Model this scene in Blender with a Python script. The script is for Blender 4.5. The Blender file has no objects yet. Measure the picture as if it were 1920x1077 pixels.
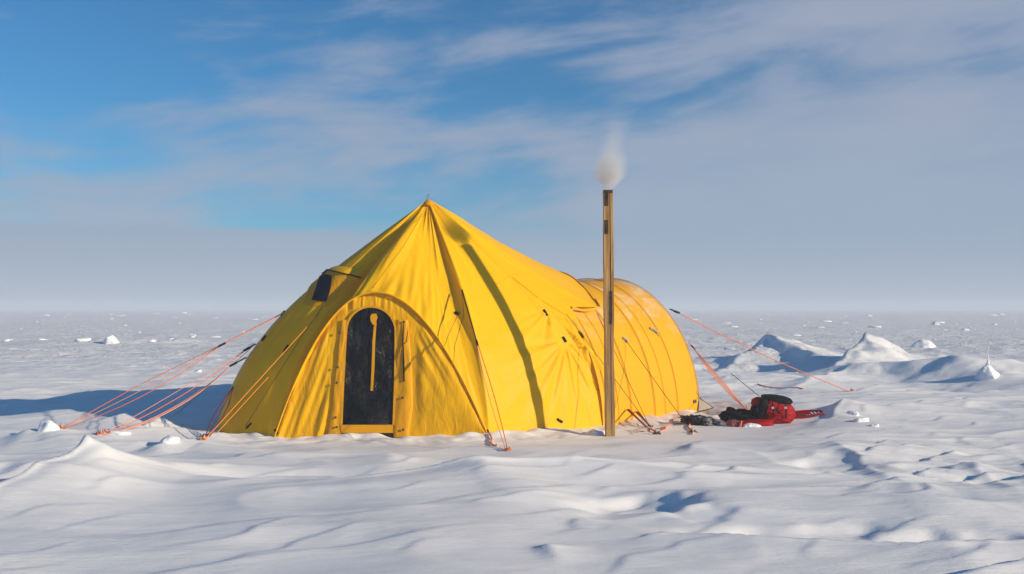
import bpy, bmesh, math, random
import numpy as np
from mathutils import Vector, Matrix, noise as mnoise
from mathutils.bvhtree import BVHTree
random.seed(7)
S = bpy.context.scene
COL = S.collection
R = math.radians

# ------------------------------------------------------------------ camera
FPX = 1867.0; CAMZ = 1.6
PITCH = math.atan(41.5 / FPX)
cam_d = bpy.data.cameras.new('camera'); cam = bpy.data.objects.new('camera', cam_d); COL.objects.link(cam)
cam_d.sensor_width = 36; cam_d.lens = 36 * FPX / 1920
cam.location = (0, 0, CAMZ); cam.rotation_euler = (math.pi / 2 + PITCH, 0, 0)
cam_d.clip_start = 0.1; cam_d.clip_end = 20000
S.camera = cam
CAM = Vector((0, 0, CAMZ))

def ray(px, py):
    x = (px - 960) / FPX; y = (538.5 - py) / FPX
    c, s = math.cos(PITCH), math.sin(PITCH)
    return Vector((x, c - y * s, s + y * c))
def at(px, py, Y):
    d = ray(px, py); return CAM + d * (Y / d.y)

# ------------------------------------------------------------------ sun & sky
SUN_EL = R(17.8); SUN_AZ = R(24)      # the light travels to -x and, by SUN_AZ, away from the camera
LT = Vector((-math.cos(SUN_AZ) * math.cos(SUN_EL), math.sin(SUN_AZ) * math.cos(SUN_EL), -math.sin(SUN_EL)))
sl = bpy.data.lights.new('sun', 'SUN'); sun = bpy.data.objects.new('sun', sl); COL.objects.link(sun)
sl.energy = 5.0; sl.angle = R(0.9); sl.color = (1.0, 0.84, 0.62)
sun.rotation_euler = (-LT).to_track_quat('Z', 'Y').to_euler()
sun.location = (20, -8, 12)

# ------------------------------------------------------------------ node helper
class NT:
    def __init__(s, tree): s.t = tree; s.n = tree.nodes; s.l = tree.links
    def node(s, typ, **kw):
        n = s.n.new(typ)
        for k, v in kw.items():
            if k.startswith('i_'):
                key = k[2:]; key = int(key) if key.isdigit() else key.replace('_', ' ')
                s.set(n.inputs[key], v)
            else: setattr(n, k, v)
        return n
    def set(s, sock, v):
        if isinstance(v, bpy.types.NodeSocket): s.l.new(v, sock)
        else: sock.default_value = v
    def m(s, op, a, b=0.0, c=None, clamp=False):
        n = s.n.new('ShaderNodeMath'); n.operation = op; n.use_clamp = clamp
        s.set(n.inputs[0], a); s.set(n.inputs[1], b)
        if c is not None: s.set(n.inputs[2], c)
        return n.outputs[0]
    def ss(s, v, a, b):
        n = s.n.new('ShaderNodeMapRange'); n.interpolation_type = 'SMOOTHSTEP'
        s.set(n.inputs[0], v); s.set(n.inputs[1], a); s.set(n.inputs[2], b)
        n.inputs[3].default_value = 0; n.inputs[4].default_value = 1
        return n.outputs[0]
    def mix(s, f, a, b):
        n = s.n.new('ShaderNodeMix'); n.data_type = 'RGBA'
        s.set(n.inputs[0], f); s.set(n.inputs[6], a); s.set(n.inputs[7], b)
        return n.outputs[2]
    def noise(s, vec, scale, detail=4, rough=.55, dist=0):
        n = s.n.new('ShaderNodeTexNoise')
        s.set(n.inputs['Vector'], vec); s.set(n.inputs['Scale'], scale); n.inputs['Detail'].default_value = detail
        n.inputs['Roughness'].default_value = rough; n.inputs['Distortion'].default_value = dist
        return n.outputs[0]
    def vec(s, x, y, z=0.0):
        n = s.n.new('ShaderNodeCombineXYZ'); s.set(n.inputs[0], x); s.set(n.inputs[1], y); s.set(n.inputs[2], z); return n.outputs[0]
    def mapv(s, vec, scale=(1, 1, 1), rot=(0, 0, 0), loc=(0, 0, 0)):
        n = s.n.new('ShaderNodeMapping'); s.set(n.inputs[0], vec)
        n.inputs[1].default_value = loc; n.inputs[2].default_value = rot; n.inputs[3].default_value = scale
        return n.outputs[0]

def new_mat(name):
    m = bpy.data.materials.new(name); m.use_nodes = True
    t = NT(m.node_tree); t.n.clear()
    return m, t
def rgba(c): return (c[0], c[1], c[2], 1.0)

# ------------------------------------------------------------------ world
W = bpy.data.worlds.new("World"); S.world = W; W.use_nodes = True
w = NT(W.node_tree); w.n.clear()
sky = w.node('ShaderNodeTexSky', sky_type='NISHITA', sun_disc=False)
sky.sun_elevation = SUN_EL
# sky texture: rotation 0 puts the sun at +y; positive turns it clockwise seen from above
sd = -LT
sky.sun_rotation = math.atan2(sd.x, sd.y)
sky.altitude = 200; sky.air_density = 1.0; sky.dust_density = 0.3; sky.ozone_density = 2.0
tc = w.node('ShaderNodeTexCoord')
sp = w.node('ShaderNodeSeparateXYZ'); w.l.new(tc.outputs['Generated'], sp.inputs[0])
X, Y, Z = sp.outputs
az = w.m('ARCTAN2', X, Y)                      # 0 straight ahead, + to the right
el = w.m('ARCSINE', Z)
uv = w.vec(az, el, 0.0)
# streaky high cloud: long soft brushes rising to the right
rot1 = w.mapv(uv, rot=(0, 0, R(-7)))
wq = w.noise(w.mapv(rot1, scale=(5, 14, 1)), 1.0, 3, .5)
st1 = w.noise(w.mapv(rot1, scale=(4.2, 17, 1), loc=(3.1, 1.7, 0)), 1.0, 7, .54, .35)
st2 = w.noise(w.mapv(rot1, scale=(11, 34, 1), loc=(7.1, 0.4, 0)), 1.0, 4, .55, .3)
big = w.noise(w.mapv(uv, scale=(2.6, 5, 1), loc=(1.3, 0.35, 4.0)), 1.0, 2, .5)
right = w.ss(az, -0.05, 0.30)
high = w.ss(el, 0.10, 0.26)
low = w.ss(el, 0.23, 0.10)
cov = w.m('ADD', w.m('MULTIPLY', st1, 1.0), w.m('MULTIPLY', w.m('SUBTRACT', st2, .5), .28))
cov = w.m('ADD', cov, w.m('MULTIPLY', w.m('SUBTRACT', big, .5), .7))
cov = w.m('ADD', cov, w.m('MULTIPLY', right, .29))
cov = w.m('ADD', cov, w.m('MULTIPLY', low, .12))
cov = w.m('SUBTRACT', cov, w.m('MULTIPLY', w.m('MULTIPLY', w.ss(az, .02, -.2), w.ss(el, .17, .27)), .13))
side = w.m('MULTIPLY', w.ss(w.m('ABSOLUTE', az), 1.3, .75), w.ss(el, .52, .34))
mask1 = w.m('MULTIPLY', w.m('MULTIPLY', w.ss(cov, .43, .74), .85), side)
# veil towards the horizon
veil = w.m('MULTIPLY', w.ss(el, .20, .05), w.m('ADD', .22, w.m('MULTIPLY', right, .50)))
# flat bank low over the horizon with a soft wavy top edge on the left
edge = w.m('ADD', .078, w.m('MULTIPLY', w.m('SUBTRACT', w.noise(w.mapv(uv, scale=(7, 0.3, 1)), 1.0, 3, .5), .5), .016))
e2 = w.m('SUBTRACT', edge, el)
soft = w.m('ADD', .004, w.m('MULTIPLY', w.ss(az, -.22, .10), .05))
bank = w.ss(e2, w.m('MULTIPLY', soft, -1.0), soft)
bankn = w.noise(w.mapv(uv, scale=(2.2, 30, 1), loc=(0, 2.0, 1.0)), 1.0, 5, .5, .3)
K = 10.0
def kc(r, g, b): return (r * K, g * K, b * K, 1)
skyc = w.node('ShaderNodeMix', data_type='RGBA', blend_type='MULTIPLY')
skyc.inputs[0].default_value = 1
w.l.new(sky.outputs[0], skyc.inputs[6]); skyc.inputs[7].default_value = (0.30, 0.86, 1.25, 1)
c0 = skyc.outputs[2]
cloudc = w.mix(w.ss(el, .03, .26), kc(.41, .48, .61), kc(.35, .43, .59))
cloudc = w.mix(w.m('MULTIPLY', w.ss(cov, .66, .95), .8), cloudc, kc(.46, .50, .62))
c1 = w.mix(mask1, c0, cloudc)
c2 = w.mix(veil, c1, kc(.33, .47, .63))
bankc = w.mix(w.ss(el, .0, .09), kc(.42, .50, .60), kc(.34, .44, .60))
bankc = w.mix(w.ss(el, .028, .002), bankc, kc(.29, .38, .51))
bankc = w.mix(w.m('MULTIPLY', w.ss(bankn, .40, .72), .35), bankc, kc(.42, .47, .59))
c3 = w.mix(w.m('MULTIPLY', bank, .92), c2, bankc)
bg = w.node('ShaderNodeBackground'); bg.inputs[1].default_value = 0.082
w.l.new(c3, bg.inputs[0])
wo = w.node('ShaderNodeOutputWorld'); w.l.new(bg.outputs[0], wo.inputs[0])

S.view_settings.view_transform = 'Standard'; S.view_settings.look = 'None'
S.view_settings.exposure = 0.04; S.view_settings.gamma = 1
S.cycles.max_bounces = 6; S.cycles.diffuse_bounces = 3; S.cycles.volume_bounces = 1
S.cycles.transmission_bounces = 4; S.cycles.transparent_max_bounces = 8
S.cycles.use_denoising = True

# ------------------------------------------------------------------ numpy noise
def _hash(ix, iy, seed):
    h = (ix.astype(np.int64) * 374761393 + iy.astype(np.int64) * 668265263 + seed * 1442695041) & 0xffffffff
    h = ((h ^ (h >> 13)) * 1274126177) & 0xffffffff
    return (h ^ (h >> 16)) & 0xffffffff
def perlin(x, y, seed=0):
    x = np.asarray(x, float); y = np.asarray(y, float)
    ix = np.floor(x); iy = np.floor(y); fx = x - ix; fy = y - iy
    u = fx * fx * fx * (fx * (fx * 6 - 15) + 10); v = fy * fy * fy * (fy * (fy * 6 - 15) + 10)
    def g(dx, dy):
        a = _hash(ix + dx, iy + dy, seed) / 4294967296.0 * 2 * np.pi
        return np.cos(a) * (fx - dx) + np.sin(a) * (fy - dy)
    a = g(0, 0) + u * (g(1, 0) - g(0, 0)); b = g(0, 1) + u * (g(1, 1) - g(0, 1))
    return (a + v * (b - a)) * 1.4
def fbm(x, y, seed=0, octv=4, gain=.5):
    s = 0; a = 1
    for o in range(octv):
        s = s + a * perlin(x * 2 ** o, y * 2 ** o, seed + o * 17); a *= gain
    return s
def sstep(a, b, v):
    t = np.clip((v - a) / (b - a), 0, 1); return t * t * (3 - 2 * t)

# ------------------------------------------------------------------ snow height field
def g0(px, py):
    D = CAMZ * FPX / (py - 580.0); return ((px - 960) / FPX * D, D)
# crest start px, crest end px (ground pixels), heights, windward width, lee width, sharpness
RIDGES = [
    ((-60, 975), (160, 906), .03, .30, .62, .12, 1.2),      # sharp peak at the left edge
    ((160, 906), (160, 884), .30, .10, .60, .22, 1.3),
    ((1300, 1005), (1272, 955), .04, .10, .75, .2, 1.4),     # small scoop in the foreground
    ((1272, 955), (1225, 938), .10, .03, .70, .2, 1.4),
    ((1060, 1062), (1040, 1050), .03, .05, .2, .08, 1.3),
    ((1330, 1000), (1300, 985), .03, .04, .30, .10, 1.3),
    ((1080, 1015), (1420, 1032), .0, .06, .6, .08, 1.3),
    ((1420, 1032), (1760, 1046), .06, .10, .6, .08, 1.3),
    ((1760, 1046), (1990, 1040), .10, .07, .6, .08, 1.3),
    ((1470, 1020), (1540, 1010), .03, .05, .40, .2, 1.6),
    ((1845, 1040), (1870, 1005), .05, .05, .35, .14, 1.5),
    ((540, 928), (900, 905), .06, .17, 1.3, .16, 1.4),       # low ledges in front of the tent
    ((250, 900), (620, 912), .05, .09, .9, .15, 1.4),
    ((1300, 950), (1700, 965), .10, .14, 1.2, .35, 1.8),
    ((900, 905), (1210, 890), .17, .10, 1.3, .2, 1.4),
    ((640, 868), (725, 868), .02, .08, .45, .12, 1.35),
    ((360, 850), (520, 868), .05, .03, .5, .2, 1.5),
    ((1160, 832), (1235, 818), .07, .03, .35, .1, 1.4),
    ((1290, 850), (1315, 830), .05, .07, .35, .1, 1.4),
    ((1110, 822), (1150, 818), .06, .06, .22, .1, 1.5),
    # right middle distance
    ((1340, 690), (1440, 674), .15, .48, 1.5, .40, 1.3),
    ((1440, 674), (1530, 686), .60, .35, 1.6, .5, 1.5),
    ((1560, 706), (1625, 690), .20, .78, 1.2, .28, 1.4),
    ((1625, 690), (1650, 700), .74, .15, .6, .25, 1.3),
    ((1480, 730), (1590, 712), .08, .28, 1.2, .35, 1.4),
    ((1590, 712), (1800, 718), .36, .46, 1.8, .5, 1.6),
    ((1800, 718), (2000, 704), .46, .25, 1.8, .5, 1.6),
    ((1370, 716), (1460, 712), .05, .14, .9, .25, 1.4),
    ((1540, 802), (1580, 775), .04, .14, .45, .14, 1.4),
    ((1700, 930), (1600, 860), .02, .07, .45, .13, 1.3),
    ((1600, 860), (1560, 842), .07, .02, .4, .13, 1.3),
    ((1900, 925), (1830, 880), .03, .06, .4, .12, 1.3),
    # left middle distance
    ((-150, 752), (180, 757), .14, .10, 2.4, .6, 1.6),
    ((330, 838), (420, 818), .05, .16, .5, .2, 1.5),
    ((170, 800), (240, 792), .05, .12, .5, .2, 1.5),
    ((180, 757), (420, 752), .22, .20, 2.0, .6, 1.6),
    ((60, 822), (110, 820), .10, .10, .35, .15, 1.7),
    ((150, 828), (330, 815), .04, .14, .6, .25, 1.6),
    ((260, 815), (300, 800), .10, .20, .45, .2, 1.3),
    ((300, 842), (345, 836), .09, .08, .3, .15, 1.6),
    ((380, 838), (470, 842), .07, .05, .4, .2, 1.6),
    ((150, 646), (330, 648), .3, .3, 2.5, 1.2, 1.6),
]
RW = []
for (a, b, h0, h1, ww, wl, p) in RIDGES:
    ax, ay = g0(*a); bx, by = g0(*b)
    RW.append((ax, ay, bx, by, h0, h1, ww, wl, p))
LTx, LTy = LT.x, LT.y
# wind scooped hollows: pixel centre on the ground, radius across, radius in depth, depth, seed
HOLLOWS = [((1228, 962), .38, .34, .12, 1), ((1330, 985), .22, .16, .035, 2),
           ((1390, 1016), .30, .12, .05, 3), ((1520, 1018), .34, .17, .07, 4), ((1600, 1008), .22, .13, .06, 5),
           ((1705, 1022), .34, .14, .075, 6), ((1840, 1026), .26, .12, .08, 7),
           ((40, 890), .70, .55, .17, 8), ((20, 766), 2.8, 1.3, .22, 9), ((1600, 880), .40, .42, .06, 10),
           ((1850, 905), .5, .35, .07, 11), ((620, 898), .9, .28, .06, 12), ((1120, 826), .25, .2, .05, 13), ((1380, 690), 1.8, 1.6, .25, 14)]
def hollows(x, y):
    z = np.zeros_like(x)
    for (c, rx, ry, dp, sd_) in HOLLOWS:
        cx, cy = g0(*c); k = max(rx, ry)
        sel = (np.abs(x - cx) < 3 * k) & (np.abs(y - cy) < 3 * k)
        if not sel.any(): continue
        X_ = x[sel]; Y_ = y[sel]
        X_ = X_ + .45 * rx * perlin(X_ / k * .9, Y_ / k * 1.6, 300 + sd_); Y_ = Y_ + .45 * ry * perlin(X_ / k * .9 + 5, Y_ / k * 1.6, 330 + sd_)
        u = (X_ - cx) / rx; v = (Y_ - cy) / ry
        rr = np.sqrt(np.where(u > 0, u * 1.25, u * .62) ** 2 + v ** 2)
        z[sel] -= dp * np.exp(-rr ** 3.2)
    return z
HEM = [(-3.86, 13.2), (-3.02, 12.66), (-1.65, 12.66), (-.285, 12.66), (.62, 13.38), (1.22, 13.93), (2.9, 15.7)]
def hem_dist(x, y):
    d = np.full_like(x, 9.0)
    for (ax, ay), (bx, by) in zip(HEM[:-1], HEM[1:]):
        L2 = (bx - ax) ** 2 + (by - ay) ** 2; t = np.clip(((x - ax) * (bx - ax) + (y - ay) * (by - ay)) / L2, 0, 1)
        d = np.minimum(d, np.hypot(x - ax - t * (bx - ax), y - ay - t * (by - ay)))
    return d
def ridges(x, y):
    z = np.zeros_like(x)
    wx = .10 * perlin(x * 1.3, y * 1.3, 90); wy = .10 * perlin(x * 1.3, y * 1.3, 91)
    for (ax, ay, bx, by, h0, h1, ww, wl, p) in RW:
        dx, dy = bx - ax, by - ay; L = math.hypot(dx, dy)
        m = max(ww, wl) * 4 + L
        sel = (np.abs(x - (ax + bx) / 2) < m) & (np.abs(y - (ay + by) / 2) < m)
        if not sel.any(): continue
        sc = min(2.5, max(1, ww))
        X_ = x[sel] + wx[sel] * sc; Y_ = y[sel] + wy[sel] * sc
        t = ((X_ - ax) * dx + (Y_ - ay) * dy) / (L * L)
        tc_ = np.clip(t, 0, 1)
        nx, ny = -dy / L, dx / L
        if nx * LTx + ny * LTy < 0: nx, ny = -nx, -ny
        d = (X_ - ax) * nx + (Y_ - ay) * ny
        ex = (t - tc_) * L
        q = sstep(-.35 * ww, .18 * wl, d)
        wd = ww + (wl - ww) * q
        r = np.sqrt((d / wd) ** 2 + (ex / (.6 * ww)) ** 2)
        H = (h0 + (h1 - h0) * tc_) * (1 + .14 * perlin(X_ * 1.7 / sc, Y_ * 1.7 / sc, 93))
        z[sel] = np.maximum(z[sel], H * np.exp(-np.power(r, p))) + .25 * np.minimum(z[sel], H * np.exp(-np.power(r, p)))
    return z
def height(x, y):
    x = np.asarray(x, float); y = np.asarray(y, float)
    dt = np.sqrt(((x + .2) / 3.6) ** 2 + ((y - 14.6) / 2.6) ** 2)
    near_tent = sstep(1.55, 1.0, dt)
    calm = 1 - .9 * near_tent
    far = sstep(18, 40, np.hypot(x, y))
    wx = x + .5 * perlin(x / 2.2, y / 2.2, 31); wy = y + .35 * perlin(x / 2.2, y / 2.2, 32)
    z = .105 * fbm(x / 5.5 + 3.3, y / 3.0, 1, 3) * calm
    rr = 1 - np.abs(perlin(wx / 2.3 + .18 * wy, wy / .85, 5))
    z = z + .035 * (rr ** 3) * calm * (1 - .5 * sstep(9, 7, y))
    def saw(lam, ang, seed, warp, el=3.0):
        lx, ly = -math.sin(ang), math.cos(ang)
        a = x * lx + y * ly; b = x * ly - y * lx
        ph = a / lam + warp * perlin(b / (lam * el), a / (lam * 1.2), seed) + .25 * perlin(b / (lam * .8), a / (lam * .7), seed + 1)
        f = ph - np.floor(ph); cell = np.floor(ph)
        m = sstep(-.05, .38, perlin(b / (lam * el) + cell * 7.3, cell * 3.1 + .5, seed + 2))
        return np.power(f, 1.6) * sstep(1.0, .86, f) * m
    z = z + calm * .085 * saw(1.55, R(24), 201, .55) * (1 - .6 * far) * (1 - .7 * sstep(1.5, -.5, x) * sstep(12, 9.5, y))
    rough = np.exp(-(((x - 4.6) / 2.2) ** 2 + ((y - 10.3) / 1.7) ** 2)) + .35 * sstep(12, 18, y) + .18
    r2 = 1 - np.abs(perlin(wx / .9 + .9 * wy, wy / .32 - .35 * wx, 9))
    z = z + calm * (.018 + .045 * np.exp(-(((x - 4.8) / 2.3) ** 2 + ((y - 10.3) / 1.6) ** 2))) * saw(.48, R(38), 211, .6, 2.2)
    z = z + .022 * rough * (r2 ** 2) * calm + .004 * perlin(wx / .25, wy / .09, 12) * calm * (.4 + rough)
    # broken wind crust between the tent and the horizon
    f1 = perlin(x / 1.6, y / 1.3, 21); f2 = perlin(x / 5, y / 4, 22)
    f0 = perlin(x / .55, y / .45, 27)
    z = z + far * (.07 * sstep(.22, .36, f1 * .5 + f0 * .6) * np.maximum(0, .4 + f2) + .06 * np.maximum(0, f2) + .018 * f0)
    far2 = sstep(40, 120, np.hypot(x, y))
    z = z + far2 * (.30 * np.maximum(0, perlin(x / 4, y / 3, 23) - .42) + .8 * np.maximum(0, perlin(x / 40, y / 30, 24) - .35))
    z = z + (ridges(x, y) + hollows(x, y)) * (1 - near_tent * .9)
    hd = hem_dist(x, y)
    z = z + np.exp(-(hd / .22) ** 2) * .075 * np.maximum(0, .25 + perlin(x * 1.3, y * 1.3, 44) + .5 * perlin(x * 4, y * 4, 45))
    z = z + np.exp(-((hd - .3) / .5) ** 2) * .035 * (perlin(x * 2.2, y * 2.8, 46) + .6 * np.abs(perlin(x * 5, y * 6, 47)))
    return z - .03 * near_tent
def hz(x, y): return float(height(np.array([x]), np.array([y]))[0])
def G(px, py):
    """ground point seen at a pixel of the photograph"""
    d = ray(px, py); lo = 3.0
    t = lo; last = lo
    ts = np.concatenate([np.linspace(4, 30, 1600), np.linspace(30, 120, 800)])
    P = np.array([[CAM.x + d.x * k, CAM.y + d.y * k, CAM.z + d.z * k] for k in ts])
    hh = height(P[:, 0], P[:, 1]); below = np.nonzero(P[:, 2] < hh)[0]
    k = below[0] if len(below) else len(ts) - 1
    return Vector(P[k])

# ------------------------------------------------------------------ mesh helpers
def mesh_obj(name, verts, faces, mat=None, parent=None, smooth=True):
    me = bpy.data.meshes.new(name)
    me.from_pydata([tuple(v) for v in verts], [], faces)
    me.update()
    if smooth: me.polygons.foreach_set('use_smooth', [True] * len(me.polygons))
    o = bpy.data.objects.new(name, me); COL.objects.link(o)
    if mat: me.materials.append(mat)
    if parent is not None:
        o.parent = parent; 
        pl = parent
        off = Vector((0, 0, 0))
        while pl is not None: off += pl.location; pl = pl.parent
        o.location = -off
    return o
def tag(o, label=None, cat=None, group=None, kind=None):
    if label: o['label'] = label
    if cat: o['category'] = cat
    if group: o['group'] = group
    if kind: o['kind'] = kind
    return o
def empty(name, loc):
    o = bpy.data.objects.new(name, None); COL.objects.link(o); o.location = loc; o.empty_display_size = .2
    return o
def grid_obj(name, P, mat, parent=None, closed=False, mask=None):
    """P: array (rows, cols, 3)"""
    n, m = P.shape[:2]
    faces = []
    for i in range(n - 1):
        for j in range(m if closed else m - 1):
            k = (j + 1) % m
            if mask is not None and not mask[i, j]: continue
            faces.append((i * m + j, i * m + k, (i + 1) * m + k, (i + 1) * m + j))
    return mesh_obj(name, P.reshape(-1, 3).tolist(), faces, mat, parent)
class Tube:
    """collects tubes, prisms and boxes into one mesh"""
    def __init__(s): s.v = []; s.f = []
    def tube(s, pts, r, n=6, cap=True):
        pts = [Vector(p) for p in pts]
        b = len(s.v); K = len(pts)
        rs = r if hasattr(r, '__len__') else [r] * K
        up = None
        for i, p in enumerate(pts):
            t = (pts[min(i + 1, K - 1)] - pts[max(i - 1, 0)])
            if t.length < 1e-9: t = Vector((0, 0, 1))
            t.normalize()
            if up is None: up = t.orthogonal().normalized()
            up = (up - t * up.dot(t));
            up = up.normalized() if up.length > 1e-6 else t.orthogonal().normalized()
            sd_ = t.cross(up)
            for k in range(n):
                a = 2 * math.pi * k / n
                s.v.append(p + (up * math.cos(a) + sd_ * math.sin(a)) * rs[i])
        for i in range(K - 1):
            for k in range(n):
                k2 = (k + 1) % n
                s.f.append((b + i * n + k, b + i * n + k2, b + (i + 1) * n + k2, b + (i + 1) * n + k))
        if cap:
            s.f.append(tuple(b + k for k in range(n))[::-1]); s.f.append(tuple(b + (K - 1) * n + k for k in range(n)))
        return s
    def strap(s, pts, normals, w, th):
        """flat webbing through pts"""
        pts = [Vector(p) for p in pts]; K = len(pts); b = len(s.v)
        ws = w if hasattr(w, '__len__') else [w] * K
        for i, p in enumerate(pts):
            t = (pts[min(i + 1, K - 1)] - pts[max(i - 1, 0)]).normalized()
            nn = Vector(normals[i] if isinstance(normals, list) else normals).normalized()
            sd_ = t.cross(nn).normalized(); nn = sd_.cross(t)
            for a, c in ((-1, -1), (1, -1), (1, 1), (-1, 1)):
                s.v.append(p + sd_ * a * ws[i] / 2 + nn * c * th / 2)
        for i in range(K - 1):
            for k in range(4):
                k2 = (k + 1) % 4
                s.f.append((b + i * 4 + k, b + i * 4 + k2, b + i * 4 + 4 + k2, b + i * 4 + 4 + k))
        s.f.append((b + 3, b + 2, b + 1, b)); e = b + (K - 1) * 4; s.f.append((e, e + 1, e + 2, e + 3))
        return s
    def poly(s, front, depthv):
        """prism: closed polygon pushed along depthv"""
        b = len(s.v); n = len(front); dv = Vector(depthv)
        s.v += [Vector(p) for p in front] + [Vector(p) + dv for p in front]
        s.f.append(tuple(b + i for i in range(n))); s.f.append(tuple(b + n + i for i in range(n))[::-1])
        for i in range(n):
            j = (i + 1) % n; s.f.append((b + i, b + n + i, b + n + j, b + j))
        return s
    def build(s, name, mat, parent=None, smooth=False):
        o = mesh_obj(name, s.v, s.f, mat, parent, smooth)
        bm = bmesh.new(); bm.from_mesh(o.data); bmesh.ops.recalc_face_normals(bm, faces=bm.faces); bm.to_mesh(o.data); bm.free()
        if smooth: o.data.polygons.foreach_set('use_smooth', [True] * len(o.data.polygons))
        return o

# ------------------------------------------------------------------ materials
def principled(name, col, rough=.6, spec=.3, noise_amt=0, noise_scale=20, bump=0, bump_scale=40, metal=0, col2=None, stretch=(1, 1, 1)):
    m, t = new_mat(name)
    tc = t.node('ShaderNodeTexCoord'); v = t.mapv(tc.outputs['Object'], scale=stretch)
    p = t.node('ShaderNodeBsdfPrincipled'); p.inputs['Roughness'].default_value = rough
    p.inputs['Specular IOR Level'].default_value = spec; p.inputs['Metallic'].default_value = metal
    if noise_amt:
        nz = t.noise(v, noise_scale, 5, .6)
        c = t.mix(t.m('MULTIPLY', t.ss(nz, .35, .7), noise_amt), rgba(col), rgba(col2 or [k * .5 for k in col]))
        t.l.new(c, p.inputs['Base Color'])
    else: p.inputs['Base Color'].default_value = rgba(col)
    if bump:
        b = t.node('ShaderNodeBump'); b.inputs['Strength'].default_value = 1; b.inputs['Distance'].default_value = bump
        t.l.new(t.noise(v, bump_scale, 5, .6), b.inputs['Height']); t.l.new(b.outputs[0], p.inputs['Normal'])
    o = t.node('ShaderNodeOutputMaterial'); t.l.new(p.outputs[0], o.inputs[0])
    return m

def fabric(name, col, frost=0.0, trans=.17, wr=.007, ws=5.0, stretch=(1, 1, 1)):
    m, t = new_mat(name)
    tc = t.node('ShaderNodeTexCoord'); v = tc.outputs['Object']
    n1 = t.noise(v, .9, 3, .5); n2 = t.noise(v, 26, 3, .6)
    c = t.mix(t.m('MULTIPLY', t.ss(n1, .3, .7), .22), rgba(col), rgba((col[0] * .88, col[1] * .82, col[2])))
    c = t.mix(t.m('MULTIPLY', t.ss(n2, .45, .8), .06), c, rgba((col[0] * .8, col[1] * .72, col[2])))
    rgh = .42
    if frost:
        f = t.noise(t.mapv(v, scale=(1.6, 1.6, 3.2)), 1.1, 6, .62, .6)
        sp_ = t.node('ShaderNodeSeparateXYZ'); t.l.new(v, sp_.inputs[0])
        up = t.ss(sp_.outputs[2], 1.0, 1.9)
        fm = t.m('MULTIPLY', t.m('MULTIPLY', t.ss(f, .44, .64), up), frost)
        c = t.mix(fm, c, (.86, .80, .70, 1))
    p = t.node('ShaderNodeBsdfPrincipled'); p.inputs['Roughness'].default_value = rgh
    p.inputs['Specular IOR Level'].default_value = .10
    t.l.new(c, p.inputs['Base Color'])
    tr = t.node('ShaderNodeBsdfTranslucent'); t.l.new(c, tr.inputs[0])
    b = t.node('ShaderNodeBump'); b.inputs['Strength'].default_value = 1; b.inputs['Distance'].default_value = wr
    w1 = t.noise(t.mapv(v, scale=stretch), ws, 4, .5, .9)
    w2 = t.noise(t.mapv(v, scale=(1, 1, .45), rot=(0, .3, .2)), ws * 3, 3, .5, 1.2)
    t.l.new(t.m('ADD', w1, t.m('MULTIPLY', w2, .16)), b.inputs['Height'])
    t.l.new(b.outputs[0], p.inputs['Normal']); t.l.new(b.outputs[0], tr.inputs['Normal'])
    mx = t.node('ShaderNodeMixShader'); mx.inputs[0].default_value = trans
    t.l.new(p.outputs[0], mx.inputs[1]); t.l.new(tr.outputs[0], mx.inputs[2])
    o = t.node('ShaderNodeOutputMaterial'); t.l.new(mx.outputs[0], o.inputs[0])
    return m

YEL = (.93, .52, .003)
M_can = fabric('yellow_nylon', YEL)
M_wall = fabric('yellow_nylon_wall', (.90, .48, .004), ws=6, wr=.016, stretch=(1.6, 1, .5))
M_tun = fabric('yellow_nylon_frosted', (.88, .45, .012), frost=.5, wr=.008, ws=2.6)
M_trim = fabric('yellow_webbing', (.80, .38, .006), trans=.1, wr=.004, ws=14)
M_flap = fabric('door_flap_nylon', (.82, .40, .008), trans=.2, wr=.012, ws=9, stretch=(1, 1, .6))
M_blk = principled('black_webbing', (.012, .011, .012), .7, .2, bump=.002)
M_seam = principled('dark_seam_thread', (.16, .075, .01), .8, .1)
M_or = principled('orange_cord', (.80, .17, .03), .6, .3, .4, 60, col2=(.75, .25, .10))
M_or2 = principled('pale_orange_cord', (.82, .30, .17), .6, .3, .4, 60, col2=(.80, .42, .30))
M_or3 = principled('amber_cord', (.80, .27, .02), .6, .3)
M_seam2 = principled('amber_seam_thread', (.62, .33, .012), .7, .1)
M_dkred = principled('dark_red_webbing', (.16, .022, .015), .7, .2)
M_mesh = principled('navy_mesh', (.004, .006, .016), .65, .2, bump=.001, bump_scale=200)
M_steel = principled('steel', (.35, .34, .33), .35, .5, metal=.9)
M_brass = principled('dull_grommet_metal', (.10, .10, .08), .4, .5, metal=.6)
M_tape = principled('grey_tape', (.42, .42, .44), .6, .3)

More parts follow.
